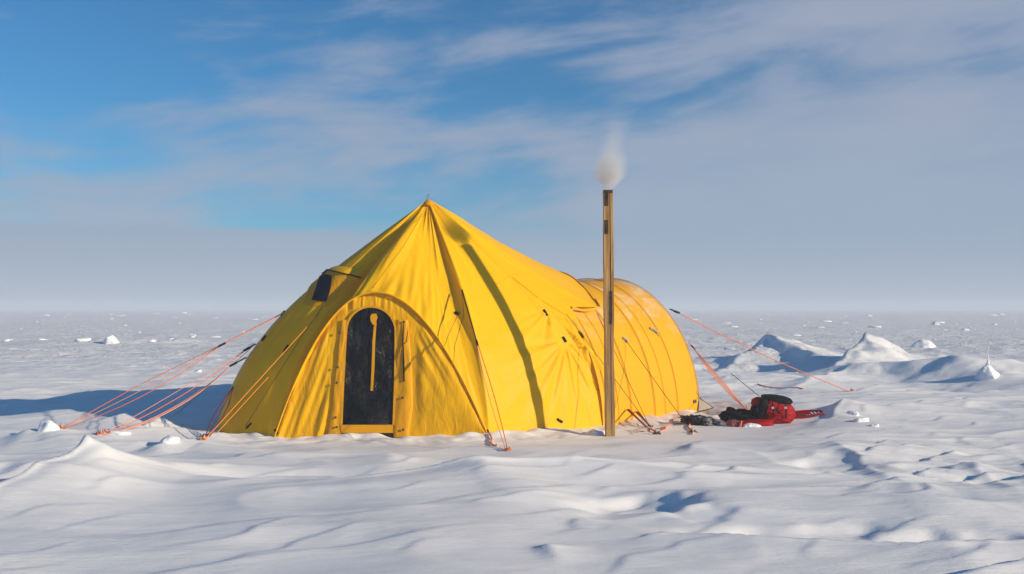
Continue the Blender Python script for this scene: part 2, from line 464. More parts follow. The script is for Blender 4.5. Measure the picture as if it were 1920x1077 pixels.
def snow_mat():
    m, t = new_mat('wind_packed_snow')
    tc = t.node('ShaderNodeTexCoord'); v = tc.outputs['Object']
    p = t.node('ShaderNodeBsdfPrincipled')
    n = t.noise(t.mapv(v, scale=(.5, 1.6, 1), rot=(0, 0, R(8))), .8, 4, .55, .4)
    c = t.mix(t.ss(n, .35, .7), (.84, .835, .835, 1), (.90, .892, .88, 1))
    t.l.new(c, p.inputs['Base Color'])
    p.inputs['Roughness'].default_value = .62; p.inputs['Specular IOR Level'].default_value = .18
    s = t.node('ShaderNodeSeparateXYZ'); t.l.new(v, s.inputs[0])
    # fine wind grain running obliquely, plus tiny granules
    g1 = t.noise(t.mapv(v, scale=(2.4, 7, 3), rot=(0, 0, R(-16))), 1.0, 7, .60, .6)
    g2 = t.noise(t.mapv(v, scale=(9, 34, 9), rot=(0, 0, R(-10))), 1.0, 4, .6, .3)
    g3 = t.noise(v, 90, 2, .6)
    patch = t.ss(t.noise(v, .55, 3, .5), .42, .62)
    h = t.m('ADD', t.m('MULTIPLY', g1, t.m('ADD', .009, t.m('MULTIPLY', t.m('MULTIPLY', t.ss(s.outputs[0], 1.5, 4), t.ss(s.outputs[1], 7, 9)), .012))), t.m('MULTIPLY', t.m('MULTIPLY', g2, .006), t.m('ADD', .3, patch)))
    h = t.m('ADD', h, t.m('MULTIPLY', g3, .0010))
    # broken crust on the open plain beyond the camp, and a little all over
    cr = t.noise(t.mapv(v, scale=(1.3, 1.9, 1.5), rot=(0, 0, R(-20))), 1.5, 7, .62, .4)
    far = t.m('MULTIPLY', t.ss(s.outputs[1], 18, 45), .75)
    h = t.m('ADD', h, t.m('MULTIPLY', t.m('MULTIPLY', t.ss(cr, .46, .62), far), .075))
    b = t.node('ShaderNodeBump'); b.inputs['Strength'].default_value = .8; b.inputs['Distance'].default_value = 1.0
    t.l.new(h, b.inputs['Height']); t.l.new(b.outputs[0], p.inputs['Normal'])
    o = t.node('ShaderNodeOutputMaterial'); t.l.new(p.outputs[0], o.inputs[0])
    return m
M_snow = snow_mat()
M_block = principled('snow_block_snow', (.86, .87, .89), .6, .2, bump=.02, bump_scale=6)

# ------------------------------------------------------------------ terrain mesh
def axis(lo, hi, st, grow, end_lo, end_hi):
    a = list(np.arange(lo, hi, st)); s = st; x = a[-1]
    while x < end_hi: s *= grow; x += s; a.append(x)
    s = st; x = a[0]; b = []
    while x > end_lo: s *= grow; x -= s; b.append(x)
    return np.array(b[::-1] + a)
gx = axis(-7.5, 7.5, .034, 1.022, -6000, 6000)
gy = axis(5.2, 20, .034, 1.016, -400, 7000)
GX, GY = np.meshgrid(gx, gy)
GZ = height(GX, GY)
dist = np.hypot(GX, GY)
GZ = GZ * (1 - .85 * sstep(900, 3000, dist))
n, m_ = GX.shape
me = bpy.data.meshes.new('snow_ground')
me.vertices.add(n * m_)
me.vertices.foreach_set('co', np.stack([GX, GY, GZ], -1).astype(np.float32).ravel())
idx = np.arange(n * m_).reshape(n, m_)
q = np.stack([idx[:-1, :-1], idx[:-1, 1:], idx[1:, 1:], idx[1:, :-1]], -1).reshape(-1, 4)
me.loops.add(q.size); me.loops.foreach_set('vertex_index', q.ravel().astype(np.int32))
me.polygons.add(len(q)); me.polygons.foreach_set('loop_start', (np.arange(len(q)) * 4).astype(np.int32))
me.polygons.foreach_set('use_smooth', np.ones(len(q), bool))
me.update(calc_edges=True); me.validate()
me.materials.append(M_snow)
ground = bpy.data.objects.new('snow_ground', me); COL.objects.link(ground); tag(ground, kind='structure')

# ------------------------------------------------------------------ TENT
PK = Vector((-1.16, 13.8, 3.12))
tent = empty('tent', (-0.2, 14.4, 0))
tag(tent, 'large yellow peaked expedition tent with a ribbed tunnel extension on its right', 'tent')
AX0, AX1, AH = -3.02, -0.285, 1.87
def arch(u):
    z = AH * (1 - u * u) - .05
    k = max(0, z / AH)
    return Vector(((AX0 + AX1) / 2 + u * (AX1 - AX0) / 2 - .10 * k, 12.66 + .16 * k, z))
# tunnel axis
TC = Vector((0.05, 15.0, 0)); TA = Vector((.65, .76, 0)).normalized(); TN = Vector((TA.y, -TA.x, 0)); TR = 1.69; TH = 2.10
def tun(s_, phi, rr=1.0):
    """phi 0 = near right foot, pi = far foot"""
    c, sn = math.cos(phi), math.sin(phi)
    return TC + TA * s_ + TN * (TR * rr * c) + Vector((0, 0, TH * rr * sn - .06))
def mirror(p):
    d = (p - TC).dot(TN); return p - TN * (2 * d)
V = Vector
k4 = V((.85, 14.29, 1.63)); k5 = V((1.28, 14.79, 1.63)); k6 = V((.72, 15.80, 2.18))
KEYS = [V((AX1, 12.66, -.05)), V((.62, 13.38, -.05)), V((1.34, 13.90, -.05)), V((1.245, 13.995, .85)), k4, k5, k6,
        mirror(k5), mirror(k4), V((-1.15, 16.2, -.05)), V((-2.5, 16.0, -.05)), V((-3.7, 15.2, -.05)),
        V((-4.03, 14.1, -.05)), V((-3.86, 13.2, -.05)), V((AX0, 12.66, -.05))]
KN = [0, 70, 46, 40, 30, 26, 36, 36, 26, 30, 40, 40, 34, 34, 40]   # columns per key segment
def catmull(P, i, t):
    p0 = P[max(i - 1, 0)]; p1 = P[i]; p2 = P[i + 1]; p3 = P[min(i + 2, len(P) - 1)]
    return .5 * ((2 * p1) + (p2 - p0) * t + (2 * p0 - 5 * p1 + 4 * p2 - p3) * t * t + (3 * p1 - p0 - 3 * p2 + p3) * t ** 3)
ends = []; info = []
NA = 150
for j in range(NA):                        # front arch, left foot to right foot
    u = -1 + 2 * j / NA
    u = math.sin(u * math.pi / 2) * .35 + u * .65
    ends.append(arch(u)); info.append(('arch', u))
for i in range(len(KEYS) - 1):
    nseg = KN[i + 1]
    for j in range(nseg):
        t = j / nseg
        lin = i in (2, 3, 4, 7)            # straight seams next to the tunnel
        p = KEYS[i].lerp(KEYS[i + 1], t) if lin else catmull(KEYS, i, t)
        if not lin and max(KEYS[i].z, KEYS[i + 1].z) < 0: p.z = -.05
        ends.append(p); info.append(('key', i + t))
M = len(ends)
NR = 170
P = np.zeros((NR, M, 3))
def bez(a, b, c, d, t): 
    s = 1 - t; return a * s ** 3 + b * 3 * s * s * t + c * 3 * s * t * t + d * t ** 3
for j, E in enumerate(ends):
    k = min(1, max(0, (E.z + .05) / 1.6)); k = k ** .6
    dz = PK.z - E.z
    a1 = .50 * (1 - k) + .33 * k; b1 = .33 * (1 - k) + .39 * k
    a2 = .90 * (1 - k) + .68 * k; c2 = .44 * (1 - k) + .24 * k
    if info[j][0] == 'arch': a2 = .88 * (1 - k) + .66 * k; c2 = .44 * (1 - k) + .30 * k
    r = E - PK
    P1 = V((PK.x + r.x * a1, PK.y + r.y * a1, PK.z - dz * b1))
    P2 = V((PK.x + r.x * a2, PK.y + r.y * a2, E.z + dz * c2))
    for i in range(NR):
        t = (i / (NR - 1)); P[i, j] = bez(PK, P1, P2, E, t)
# cloth displacement along normals
def grid_normals(P, closed=True):
    dj = np.roll(P, -1, 1) - np.roll(P, 1, 1) if closed else np.gradient(P, axis=1)
    di = np.gradient(P, axis=0)
    n_ = np.cross(dj, di); L = np.linalg.norm(n_, axis=-1, keepdims=True); L[L < 1e-9] = 1
    return n_ / L
Nn = grid_normals(P)
cen = np.array([-0.9, 14.3, .3]); sgn = np.sign(((P - cen) * Nn).sum(-1, keepdims=True)); Nn = Nn * np.where(sgn == 0, 1, sgn)
T = np.linspace(0, 1, NR)[:, None]; J = np.arange(M)[None, :].repeat(NR, 0)
E_ = np.array([tuple(e) for e in ends])
ang = np.unwrap(np.arctan2(E_[:, 1] - PK.y, E_[:, 0] - PK.x))[None, :]
arc = np.concatenate([[0], np.cumsum(np.linalg.norm(np.diff(E_, axis=0), axis=1))])[None, :]
disp = np.zeros((NR, M))
# radial gathers from the peak
env = np.exp(-((T - .16) / .20) ** 2)
disp += .022 * env * (perlin(ang * 3.1 + 0 * T, 0 * ang + T * .8, 41) + .6 * perlin(ang * 7.3 + 0 * T, T * 1.5 + 0 * ang, 42))
# strong ridges (hip lines) at chosen columns
def col_at(px, py):
    """column whose canopy passes closest to a photo pixel"""
    best = None
    Q = P.reshape(-1, 3)
    c, s = math.cos(PITCH), math.sin(PITCH)
    y = Q[:, 1] * c + (Q[:, 2] - CAMZ) * s; zz = -Q[:, 1] * s + (Q[:, 2] - CAMZ) * c
    X_ = 960 + FPX * Q[:, 0] / y; Y_ = 538.5 - FPX * zz / y
    front = (Nn.reshape(-1, 3)[:, 1] < .25)
    d = (X_ - px) ** 2 + (Y_ - py) ** 2 + np.where(front, 0, 1e6)
    k = int(np.argmin(d)); return k % M, (k // M) / (NR - 1)
def hip(px, py, amp, wid, t0=0.0, t1=1.0, sharp=1.0):
    c, _ = col_at(px, py)
    d = np.abs(((J - c + M / 2) % M) - M / 2)
    return amp * np.exp(-(d / wid) ** sharp) * sstep(t0 - .1, t0 + .05, T) * sstep(t1 + .12, t1 - .05, T)
c0_, _ = col_at(700, 540)
sd_c = ((J - c0_ + M / 2) % M) - M / 2
# columns run from the left foot to the right foot: negative is the left, shaded side
wedge = np.where(sd_c < 0, np.clip(1 + sd_c / 52.0, 0, 1), np.exp(-(np.abs(sd_c) / 20.0) ** 1.3))
disp += .13 * wedge * sstep(.08, .5, T) * sstep(1.05, .6, T)
disp -= .13 * np.exp(-((sd_c + 36) / 20.0) ** 2) * sstep(.15, .5, T) * sstep(1.0, .75, T)
disp -= hip(748, 520, .03, 8, .1, .9, 1.5)
disp += hip(866, 545, .030, 5, .0, .55, 1.2)
disp -= hip(838, 500, .021, 6, .05, .45, 1.4)
disp += hip(815, 460, .025, 4, .0, .45, 1.2)
disp += hip(1000, 540, .030, 6, .0, .75, 1.3)
disp -= hip(960, 520, .018, 7, .0, .6, 1.3)
disp += hip(655, 505, .022, 5, .0, .6, 1.2)
disp -= hip(640, 500, .018, 5, .0, .6, 1.2)
# tension wrinkles radiating from tabs
def tabw(px, py, amp, spread=.9, n_=9, seed=1, down=True):
    c, t = col_at(px, py); p0 = P[int(t * (NR - 1)), c]
    d = P - p0; r = np.linalg.norm(d, axis=-1)
    nn = Nn[int(t * (NR - 1)), c]; e1 = np.cross([0, 0, 1.0], nn); e1 /= np.linalg.norm(e1); e2 = np.cross(nn, e1)
    a = np.arctan2((d * e1).sum(-1), -(d * e2).sum(-1))
    wv = perlin(a * n_ / 3.0 + seed, r * .7, 50 + seed)
    return amp * wv * np.exp(-(r / spread) ** 1.5) * sstep(.02, .16, r) * (sstep(2.0, .9, np.abs(a)) if down else 1)
disp += tabw(1058, 637, .045, .95, 18, 1) + tabw(1022, 587, .030, .7, 12, 2) + tabw(1090, 628, .015, .6, 14, 3)
disp += tabw(857, 588, .010, .4, 10, 4) + tabw(525, 592, .010, .5, 8, 5) + tabw(493, 637, .010, .5, 8, 6)
# gathers hanging above the door arch and along the arch sleeve
ka = np.array([1.0 if i_[0] == 'arch' else 0.0 for i_ in info])[None, :]
zz_ = E_[:, 2][None, :]
disp += ka * sstep(.3, 1.3, zz_) * .024 * perlin(arc * 9 + 0 * T, T * 3 + 0 * arc, 61) * sstep(.45, .97, T)
# loose undulation of the whole skin, vertical pulls near the hem
disp += .014 * fbm(arc * 1.1 + 0 * T, T * 3.0 + 0 * arc, 71, 3) * sstep(.12, .4, T)
disp += .008 * perlin(arc * 3.2 + 0 * T, T * 1.2 + 0 * arc, 73) * sstep(.6, 1, T) * (1 - ka)
# seam lines: small creases from peak to hem
for px, py in ((960, 600), (1085, 720), (560, 640), (620, 560), (470, 700)):
    disp -= hip(px, py, .010, 1.6, .15, 1.0, 1.4)
disp *= sstep(0, .02, T)
P = P + Nn * disp[..., None]
canopy = grid_obj('canopy', P, M_can, tent, closed=True)
tag(canopy, 'yellow nylon canopy rising to a single peak')

# BVH of the skin for attaching things
bm_all = []
def bvh_of(objs):
    vs, fs = [], []
    for o in objs:
        b = len(vs); vs += [o.matrix_basis @ v.co + (tent.location) for v in o.data.vertices]; fs += [tuple(b + i for i in p.vertices) for p in o.data.polygons]
    return BVHTree.FromPolygons(vs, fs)

# front wall below the arch --------------------------------------------------
NC = 240; NV = 130
Wl = np.zeros((NV, NC, 3))
def wall_y(z): return 12.685 + .15 * max(0, z) / AH
for j in range(NC):
    u = -1 + 2 * j / (NC - 1); a = arch(u)
    if a.z < -.05: a.z = -.05
    xb = a.x + .10 * max(0, a.z) / AH
    for i in range(NV):
        v = i / (NV - 1)
        z = a.z * (1 - v) + (-.06) * v
        x = a.x + (xb - a.x) * v
        Wl[i, j] = (x, wall_y(z), z)
Xw = Wl[..., 0]; Zw = Wl[..., 2]; Vv = np.linspace(0, 1, NV)[:, None]
pxw = 960 + Xw / 12.7 * FPX
doorm = sstep(606, 622, pxw) * sstep(792, 772, pxw) * sstep(1.75, 1.45, Zw)
left = sstep(640, 600, pxw); rightm = sstep(765, 800, pxw)
dy = np.zeros((NV, NC))
# left: tall hanging pleats leaning with the arch
sl_ = Xw - .34 * Zw
dy += left * (.075 * perlin(sl_ * 4.6, Zw * .6, 81) + .022 * perlin(sl_ * 12, Zw * 1.1, 82)) * sstep(0, .12, Vv)
# right: gathered pull lines from the upper left, smoother below
sr = Xw + .55 * Zw
dy += rightm * (.030 * perlin(sr * 7, Zw * .8, 83) * sstep(.2, 1.2, Zw) + .014 * perlin(sr * 16, Zw * 1.6, 84) * sstep(.4, 1.3, Zw))
dy += rightm * (.016 * perlin(Xw * 3 - Zw * 2.5, Zw * 2 + Xw, 85))
# gathers below the crown of the arch
dy += .028 * perlin(Xw * 13, Zw * 1.1, 86) * sstep(1.30, 1.62, Zw) + .012 * perlin(Xw * 30, Zw * 2, 87) * sstep(1.4, 1.7, Zw)
dy *= (1 - doorm)
# belly
hw = (AX1 - AX0) / 2; uu = (Xw - (AX0 + AX1) / 2) / hw
dy -= .05 * (1 - doorm) * np.clip(np.sin(np.pi * np.clip(Vv, 0, 1)), 0, 1) * rightm
dy += .03 * np.exp(-((Vv) / .05) ** 2)
Wl[..., 1] += dy
front_wall = grid_obj('front_wall', Wl, M_wall, tent)
tag(front_wall, 'pleated yellow front wall under the door arch')

# tunnel ----------------------------------------------------------------------
SE = [0.0, .58, 1.18, 1.80, 2.42]
NS = 150; NP = 120
TU = np.zeros((NS, NP, 3)); 
for i in range(NS):
    s_ = -0.10 + (2.52) * i / (NS - 1)
    for j in range(NP):
        phi = math.pi * j / (NP - 1)
        # cloth sags between hoops
        bay = max([k for k in range(4) if s_ >= SE[k]] or [0]); f = (s_ - SE[bay]) / (SE[bay + 1] - SE[bay]); f = min(1, max(0, f))
        rr = 1.0 - .014 * math.sin(math.pi * f) ** .8 * (.35 + .65 * math.sin(phi)) - .004
        grow = 1 + .015 * s_
        TU[i, j] = tun(s_, phi, rr * grow)
pn = perlin(np.linspace(0, 9, NS)[:, None] + 0 * np.zeros((1, NP)), np.linspace(0, 4, NP)[None, :] + 0 * np.zeros((NS, 1)), 95)
nt = grid_normals(TU, False); sg = np.sign(((TU - np.array([*(TC + TA * 1.2)][:2] + [0.3])) * nt).sum(-1, keepdims=True)); nt = nt * sg
TU += nt * (.010 * pn[..., None])
# flared skirt at the foot
jj = np.arange(NP); ph = np.pi * jj / (NP - 1)
tunnel = grid_obj('tunnel', TU, M_tun, tent)
tag(tunnel, 'ribbed barrel tunnel of yellow nylon with frost on top')
# far end wall of the tunnel: shallow dome
NE = 24
EN = np.zeros((NE, NP, 3))
for i in range(NE):
    k = i / (NE - 1)
    for j in range(NP):
        p = Vector(TU[-1, j]); c = TC + TA * 2.42 + V((0, 0, .5))
        q_ = p.lerp(c, k) + TA * (.30 * math.sin(k * math.pi / 2) )
        EN[i, j] = q_
end_wall = grid_obj('end_wall', EN, M_tun, tent)
# hoop sleeves with dark seam lines
for si, s_ in enumerate(SE):
    tb = Tube()
    g = 1 + .015 * s_
    tb.tube([tun(s_, math.pi * k / 60, 1.004 * g) for k in range(61)], .0045, 8)
    o = tb.build('hoop_sleeve', M_tun, tent, True)
    tb = Tube(); tb.tube([tun(s_ + .022, math.pi * k / 60, .9995 * g) for k in range(61)], .004, 5); tb.build('hoop_seam', M_seam2, o, True)
for s_ in (.29, 1.48):
    tb = Tube(); tb.tube([tun(s_, math.pi * k / 60, (1 - .014 * (.35 + .65 * math.sin(math.pi * k / 60))) * (1 + .015 * s_) + .0005) for k in range(61)], .003, 5)
    tb.build('panel_seam', M_seam2, tent, True)

BV = bvh_of([canopy, front_wall, tunnel])
def surf(px, py, off=0.0):
    for rad in range(0, 40, 2):
        for a in range(1 if rad == 0 else 8):
            d = ray(px + rad * math.cos(a * .785), py + rad * math.sin(a * .785)).normalized()
            h, nrm, _, dd = BV.ray_cast(CAM, d)
            if h is not None:
                if nrm.dot(d) > 0: nrm = -nrm
                return h + nrm * off, nrm
    return at(px, py, 13.5), V((0, -1, 0))
def surf_line(name, pix, r, mat, parent=tent, off=.004, n_=24, flat=None):
    pts = []; ns = []
    for a, b in zip(pix[:-1], pix[1:]):
        for k in range(n_):
            t = k / n_; p, nr = surf(a[0] + (b[0] - a[0]) * t, a[1] + (b[1] - a[1]) * t, off); pts.append(p); ns.append(nr)
    p, nr = surf(*pix[-1], off); pts.append(p); ns.append(nr)
    keep = [0]
    for i in range(1, len(pts)):
        if (pts[i] - pts[keep[-1]]).length < .35: keep.append(i)
    pts = [pts[i] for i in keep]; ns = [ns[i] for i in keep]
    for _ in range(2): pts = [pts[0]] + [(pts[i - 1] + pts[i] * 2 + pts[i + 1]) / 4 for i in range(1, len(pts) - 1)] + [pts[-1]]
    tb = Tube()
    if flat: tb.strap(pts, ns, flat, r)
    else: tb.tube(pts, r, 5)
    return tb.build(name, mat, parent, not flat)
def tab(pa, pb, w_, mat=M_blk, name='guy_tab', w2=None, off=.012, parent=tent):
    a, na = surf(*pa, off); b, nb = surf(*pb, off * 1.2); w_ *= .62
    t = (b - a).normalized(); sd_ = t.cross(na).normalized(); w2 = w_ if w2 is None else w2
    tb = Tube(); mid = (a + b) / 2 + na * .012
    tb.poly([a - sd_ * w_ / 2, a + sd_ * w_ / 2, b + sd_ * w2 / 2, b - sd_ * w2 / 2], na * -.010)
    # stitched keeper and a small ring at the free end
    tb.strap([a + na * .004, mid, b + na * .002], na, w_ * .45, .006)
    return tb.build(name, mat, parent)

# arch sleeve, seams ------------------------------------------------------------
tb = Tube(); tb.tube([arch(-1 + 2 * k / 80) + V((0, -.012, 0)) for k in range(81)], .011, 8); tb.build('arch_sleeve', M_can, tent, True)
surf_line('canopy_seam', [(803, 385), (830, 450), (866, 545)], .004, M_can)
surf_line('canopy_seam', [(803, 385), (752, 470), (700, 540)], .006, M_can)
surf_line('canopy_seam', [(640, 525), (560, 640), (460, 800)], .0035, M_seam, off=.001)
surf_line('canopy_seam', [(866, 545), (870, 590), (852, 650), (850, 690)], .003, M_seam, off=.001)
surf_line('canopy_seam', [(857, 594), (842, 625), (831, 655)], .003, M_seam, off=.001)
surf_line('canopy_seam', [(960, 520), (1010, 560), (1058, 590)], .004, M_trim)
surf_line('canopy_seam', [(920, 540), (960, 515), (1000, 512)], .003, M_trim, off=.001)
# fly edge over the first tunnel bay
flyp = [k4.lerp(k5, t / 12) for t in range(13)]
tb = Tube(); tb.strap([p + V((.01, -.02, .0 - .05 * math.sin(math.pi * i / 12))) for i, p in enumerate(flyp)], V((.6, -.75, .25)), .035, .008)
tb.build('fly_hem', M_trim, tent)
tb = Tube(); tb.tube([catmull([k4, k5, k6, mirror(k5)], 1, t / 14) + V((0, 0, .012)) for t in range(15)], .012, 6); tb.build('fly_edge', M_trim, tent, True)
tb = Tube(); tb.tube([catmull([k4, k5, k6, mirror(k5)], 1, t / 14 * .35) + V((.015, -.01, .012)) for t in range(10)], .011, 6); tb.build('fly_edge_binding', M_blk, tent, True)
# black dots of webbing on the skin
for a, b, w_ in (((524, 590), (533, 584), .05), ((492, 640), (500, 630), .055), ((532, 662), (541, 648), .05), ((462, 804), (472, 794), .03),
                 ((853, 586), (861, 590), .06), ((1019, 581), (1026, 592), .055), ((1055, 632), (1061, 642), .055),
                 ((1085, 622), (1094, 634), .045), ((1044, 786), (1054, 792), .05), ((913, 806), (917, 816), .05), ((516, 806), (521, 814), .05)):
    tab(a, b, w_)
for a, b in (((1167, 634), (1176, 643)), ((1218, 616), (1232, 625))):
    tab(a, b, .075, M_tape, 'reflective_tab', .03, off=.02)

# door ---------------------------------------------------------------------------
def wpt(px, py, off=0.0):
    Yd = 12.7
    for _ in range(4):
        p = at(px, py, Yd); Yd = wall_y(p.z) - off
    return at(px, py, Yd)
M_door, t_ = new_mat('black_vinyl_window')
tcd = t_.node('ShaderNodeTexCoord'); pd = t_.node('ShaderNodeBsdfPrincipled')
pd.inputs['Roughness'].default_value = .13; pd.inputs['Specular IOR Level'].default_value = .16
nd = t_.noise(t_.mapv(tcd.outputs['Object'], scale=(1, 1, .5), rot=(0, .5, 0)), 4.5, 6, .62, 2.2)
ndb = t_.noise(tcd.outputs['Object'], 60, 3, .6)
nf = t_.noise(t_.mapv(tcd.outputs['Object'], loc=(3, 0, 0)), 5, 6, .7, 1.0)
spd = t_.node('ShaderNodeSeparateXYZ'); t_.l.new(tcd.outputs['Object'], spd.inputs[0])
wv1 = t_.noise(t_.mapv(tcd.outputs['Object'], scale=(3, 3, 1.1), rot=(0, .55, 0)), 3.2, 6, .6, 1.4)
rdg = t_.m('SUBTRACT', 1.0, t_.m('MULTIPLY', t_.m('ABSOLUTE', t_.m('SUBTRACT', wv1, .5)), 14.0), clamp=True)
glint_m = t_.m('MULTIPLY', t_.m('ADD', t_.m('MULTIPLY', rdg, t_.ss(nf, .40, .62)), t_.m('MULTIPLY', t_.ss(nf, .60, .76), .4)), .14)  # thin bluish streaks painted into the vinyl colour as reflected glints
t_.l.new(t_.mix(glint_m, (.0015, .0015, .003, 1), (.10, .115, .16, 1)), pd.inputs['Base Color'])
bd = t_.node('ShaderNodeBump'); bd.inputs['Strength'].default_value = 1; bd.inputs['Distance'].default_value = .05
t_.l.new(t_.m('ADD', nd, t_.m('MULTIPLY', ndb, .03)), bd.inputs['Height']); t_.l.new(bd.outputs[0], pd.inputs['Normal'])
od = t_.node('ShaderNodeOutputMaterial'); t_.l.new(pd.outputs[0], od.inputs[0])
def door_outline(g=0.0, bottom=797):
    out = []
    cx, cy, rx, ry = 695.5, 622, 44.5 + g, 45 + g
    out.append((642 - g, bottom)); out.append((645 - g, 720)); out.append((649 - g, 650))
    for k in range(0, 25):
        a = math.pi * (1 - k / 24); out.append((cx + rx * math.cos(a), cy - ry * math.sin(a)))
    out.append((740 + g, 650)); out.append((739 + g, 720)); out.append((736 + g, bottom))
    return out
door = empty('door', wpt(690, 815)); door.parent = tent; door.location = door.location - tent.location
def dpart(name, mat, tb, smooth=False): return tb.build(name, mat, door, smooth)
# vinyl as a relief grid
NX, NZ = 60, 110
DV = np.zeros((NZ, NX, 3))
ol = door_outline()
for i in range(NZ):
    py = 797 - (797 - 577.5) * i / (NZ - 1)
    if py < 622: hwid = 44.5 * math.sqrt(max(0, 1 - ((622 - py) / 45) ** 2)); lx, rx_ = 695.5 - hwid, 695.5 + hwid
    else:
        f = (py - 622) / (797 - 622); lx, rx_ = 651 - 9 * f, 740 - 4 * f
    for j in range(NX):
        px = lx + (rx_ - lx) * j / (NX - 1); p = wpt(px, py, .012)
        p.y += .010 * float(perlin(np.array([p.x * 5 + p.z * 2]), np.array([p.z * 2.5]), 99)[0]); DV[i, j] = p
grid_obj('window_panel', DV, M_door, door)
# bound edge, sill
tb = Tube(); tb.strap([wpt(a, b, .022) for a, b in door_outline(2)], V((0, -1, 0)), .028, .014); dpart('door_binding', M_flap, tb)
tb = Tube(); tb.poly([wpt(638, 797, .03), wpt(737, 797, .03), wpt(737, 812, .03), wpt(640, 812, .03)], V((0, .02, 0))); dpart('door_sill', M_trim, tb)
tb = Tube(); tb.poly([wpt(640, 812.5, .02), wpt(737, 812.5, .02), wpt(738, 824, .02), wpt(640, 824, .02)], V((0, .02, 0))); dpart('sill_gap_shade', M_blk, tb)  # black strip painted in for the dark gap below the sill
# hanging strap with a teardrop head
tb = Tube()
tb.strap([wpt(704, 604, .035), wpt(701, 640, .04), wpt(699.5, 690, .04), wpt(697, 733, .04)], V((0, -1, 0)), [.030, .034, .036, .030], .006)
hd = [wpt(697 + 0, 589, .045), wpt(705, 588, .045), wpt(708, 595, .045), wpt(705, 604, .045), wpt(704, 610, .045), wpt(699, 609, .045), wpt(695, 602, .045), wpt(694, 594, .045)]
tb.poly(hd, V((0, .008, 0))); dpart('hanging_strap', M_flap, tb)
# flaps either side
def flap(name, lpts, rpts, off0, bulge, mat, seed):
    n1, n2 = 60, 16
    A = np.zeros((n1, n2, 3))
    def interp(L, t):
        ys = [q[1] for q in L]; y = ys[0] + (ys[-1] - ys[0]) * t
        xs = np.interp(y, ys, [q[0] for q in L]); return float(xs), y
    for i in range(n1):
        t = i / (n1 - 1); a = interp(lpts, t); b = interp(rpts, t)
        for j in range(n2):
            k = j / (n2 - 1); px = a[0] + (b[0] - a[0]) * k; py = a[1] + (b[1] - a[1]) * k
            o_ = off0 + bulge * math.sin(k * math.pi) ** .7 + .010 * float(perlin(np.array([k * 2.3 + seed]), np.array([t * 6.0]), seed)[0])
            if k in (0.0, 1.0): o_ = .004
            A[i, j] = wpt(px, py, o_)
    return grid_obj(name, A, mat, door)
flap('door_flap', [(640, 600), (630, 680), (621, 760), (612, 819)], [(650, 600), (648, 680), (643, 760), (640, 819)], .02, .014, M_flap, 3)
flap('door_flap', [(742, 600), (740, 680), (738, 760), (737, 819)], [(765, 600), (772, 680), (775, 760), (766, 820)], .02, .020, M_flap, 8)
# snow-dusted fold beside the left flap
for (gx_, gy_) in ((636, 624), (633, 689), (631, 718), (631, 801), (629, 783)):
    tb = Tube(); c = wpt(gx_, gy_, .050)
    tb.tube([c + V((0, 0, 0)), c + V((0, -.010, 0))], [.017, .014], 10); dpart('grommet', M_brass, tb)
for (gx_, gy_) in ((757, 604), (755, 746), (756, 806)):
    tb = Tube(); c = wpt(gx_, gy_, .055)
    tb.tube([c, c + V((0, -.010, 0))], [.018, .014], 10); dpart('grommet', M_brass, tb)
tb = Tube(); tb.tube([wpt(757, 603, .052), wpt(755.5, 640, .054), wpt(757, 680, .056), wpt(757.5, 716, .052)], [.005, .009, .012, .009], 6); dpart('zip', M_blk, tb, True)
tb = Tube(); tb.tube([wpt(772, 608, .045), wpt(765, 640, .05), wpt(752, 652, .055), wpt(748, 672, .055)], .006, 5); dpart('door_cord', M_trim, tb, True)

# roof vent hood -----------------------------------------------------------------
vent = empty('vent_hood', surf(610, 550)[0]); vent.parent = tent; vent.location = vent.location - tent.location
c00, c10, c01, c11 = (597, 509), (676, 522), (568, 572), (614, 576)
def hoodpt(a, b, extra=0.0):
    px = (c00[0] * (1 - a) + c10[0] * a) * (1 - b) + (c01[0] * (1 - a) + c11[0] * a) * b
    py = (c00[1] * (1 - a) + c10[1] * a) * (1 - b) + (c01[1] * (1 - a) + c11[1] * a) * b
    p, nr = surf(px, py)
    base = p + nr * (.008 + .035 * (1 - b) ** .8 * max(0, 1 - a) ** .6 + extra)
    return base + V((-.0, -.02 * (1 - b), .012 * (1 - b) * (1 - a) ** .5))
H = np.zeros((20, 20, 3))
for i in range(20):
    for j in range(20): H[i, j] = hoodpt(j / 19, i / 19)
for _ in range(3): H[1:-1, 1:-1] = (H[:-2, 1:-1] + H[2:, 1:-1] + H[1:-1, :-2] + H[1:-1, 2:]) / 4
grid_obj('hood_face', H, M_flap, vent)
HT = np.zeros((6, 20, 3))
for j in range(20):
    a = j / 19; e = Vector(H[0, j]); bk, nr = surf(c00[0] + (c10[0] - c00[0]) * a + 16, c00[1] + (c10[1] - c00[1]) * a - 14, .004)
    for i in range(6):
        t = i / 5; HT[i, j] = e.lerp(bk, t) + V((0, 0, .012 * math.sin(math.pi * t)))
grid_obj('hood_top', HT, M_can, vent)
HS = np.zeros((20, 5, 3))
for i in range(20):
    e = Vector(H[i, 0]); bk = e + V((.07, .10, -.03))
    for k in range(5): HS[i, k] = e.lerp(bk, k / 4)
grid_obj('hood_side', HS, M_can, vent)
tb = Tube(); tb.tube([Vector(H[0, j]) + V((0, -.006, .006)) for j in range(20)], .009, 6); tb.build('hood_piping', M_blk, vent, True)
def Hs(a, b):
    x = a * 19; y = b * 19; i, j = min(18, int(y)), min(18, int(x)); fx, fy = x - j, y - i
    q = H[i, j] * (1 - fx) * (1 - fy) + H[i, j + 1] * fx * (1 - fy) + H[i + 1, j] * (1 - fx) * fy + H[i + 1, j + 1] * fx * fy
    return Vector(q)
WN = np.zeros((12, 8, 3))
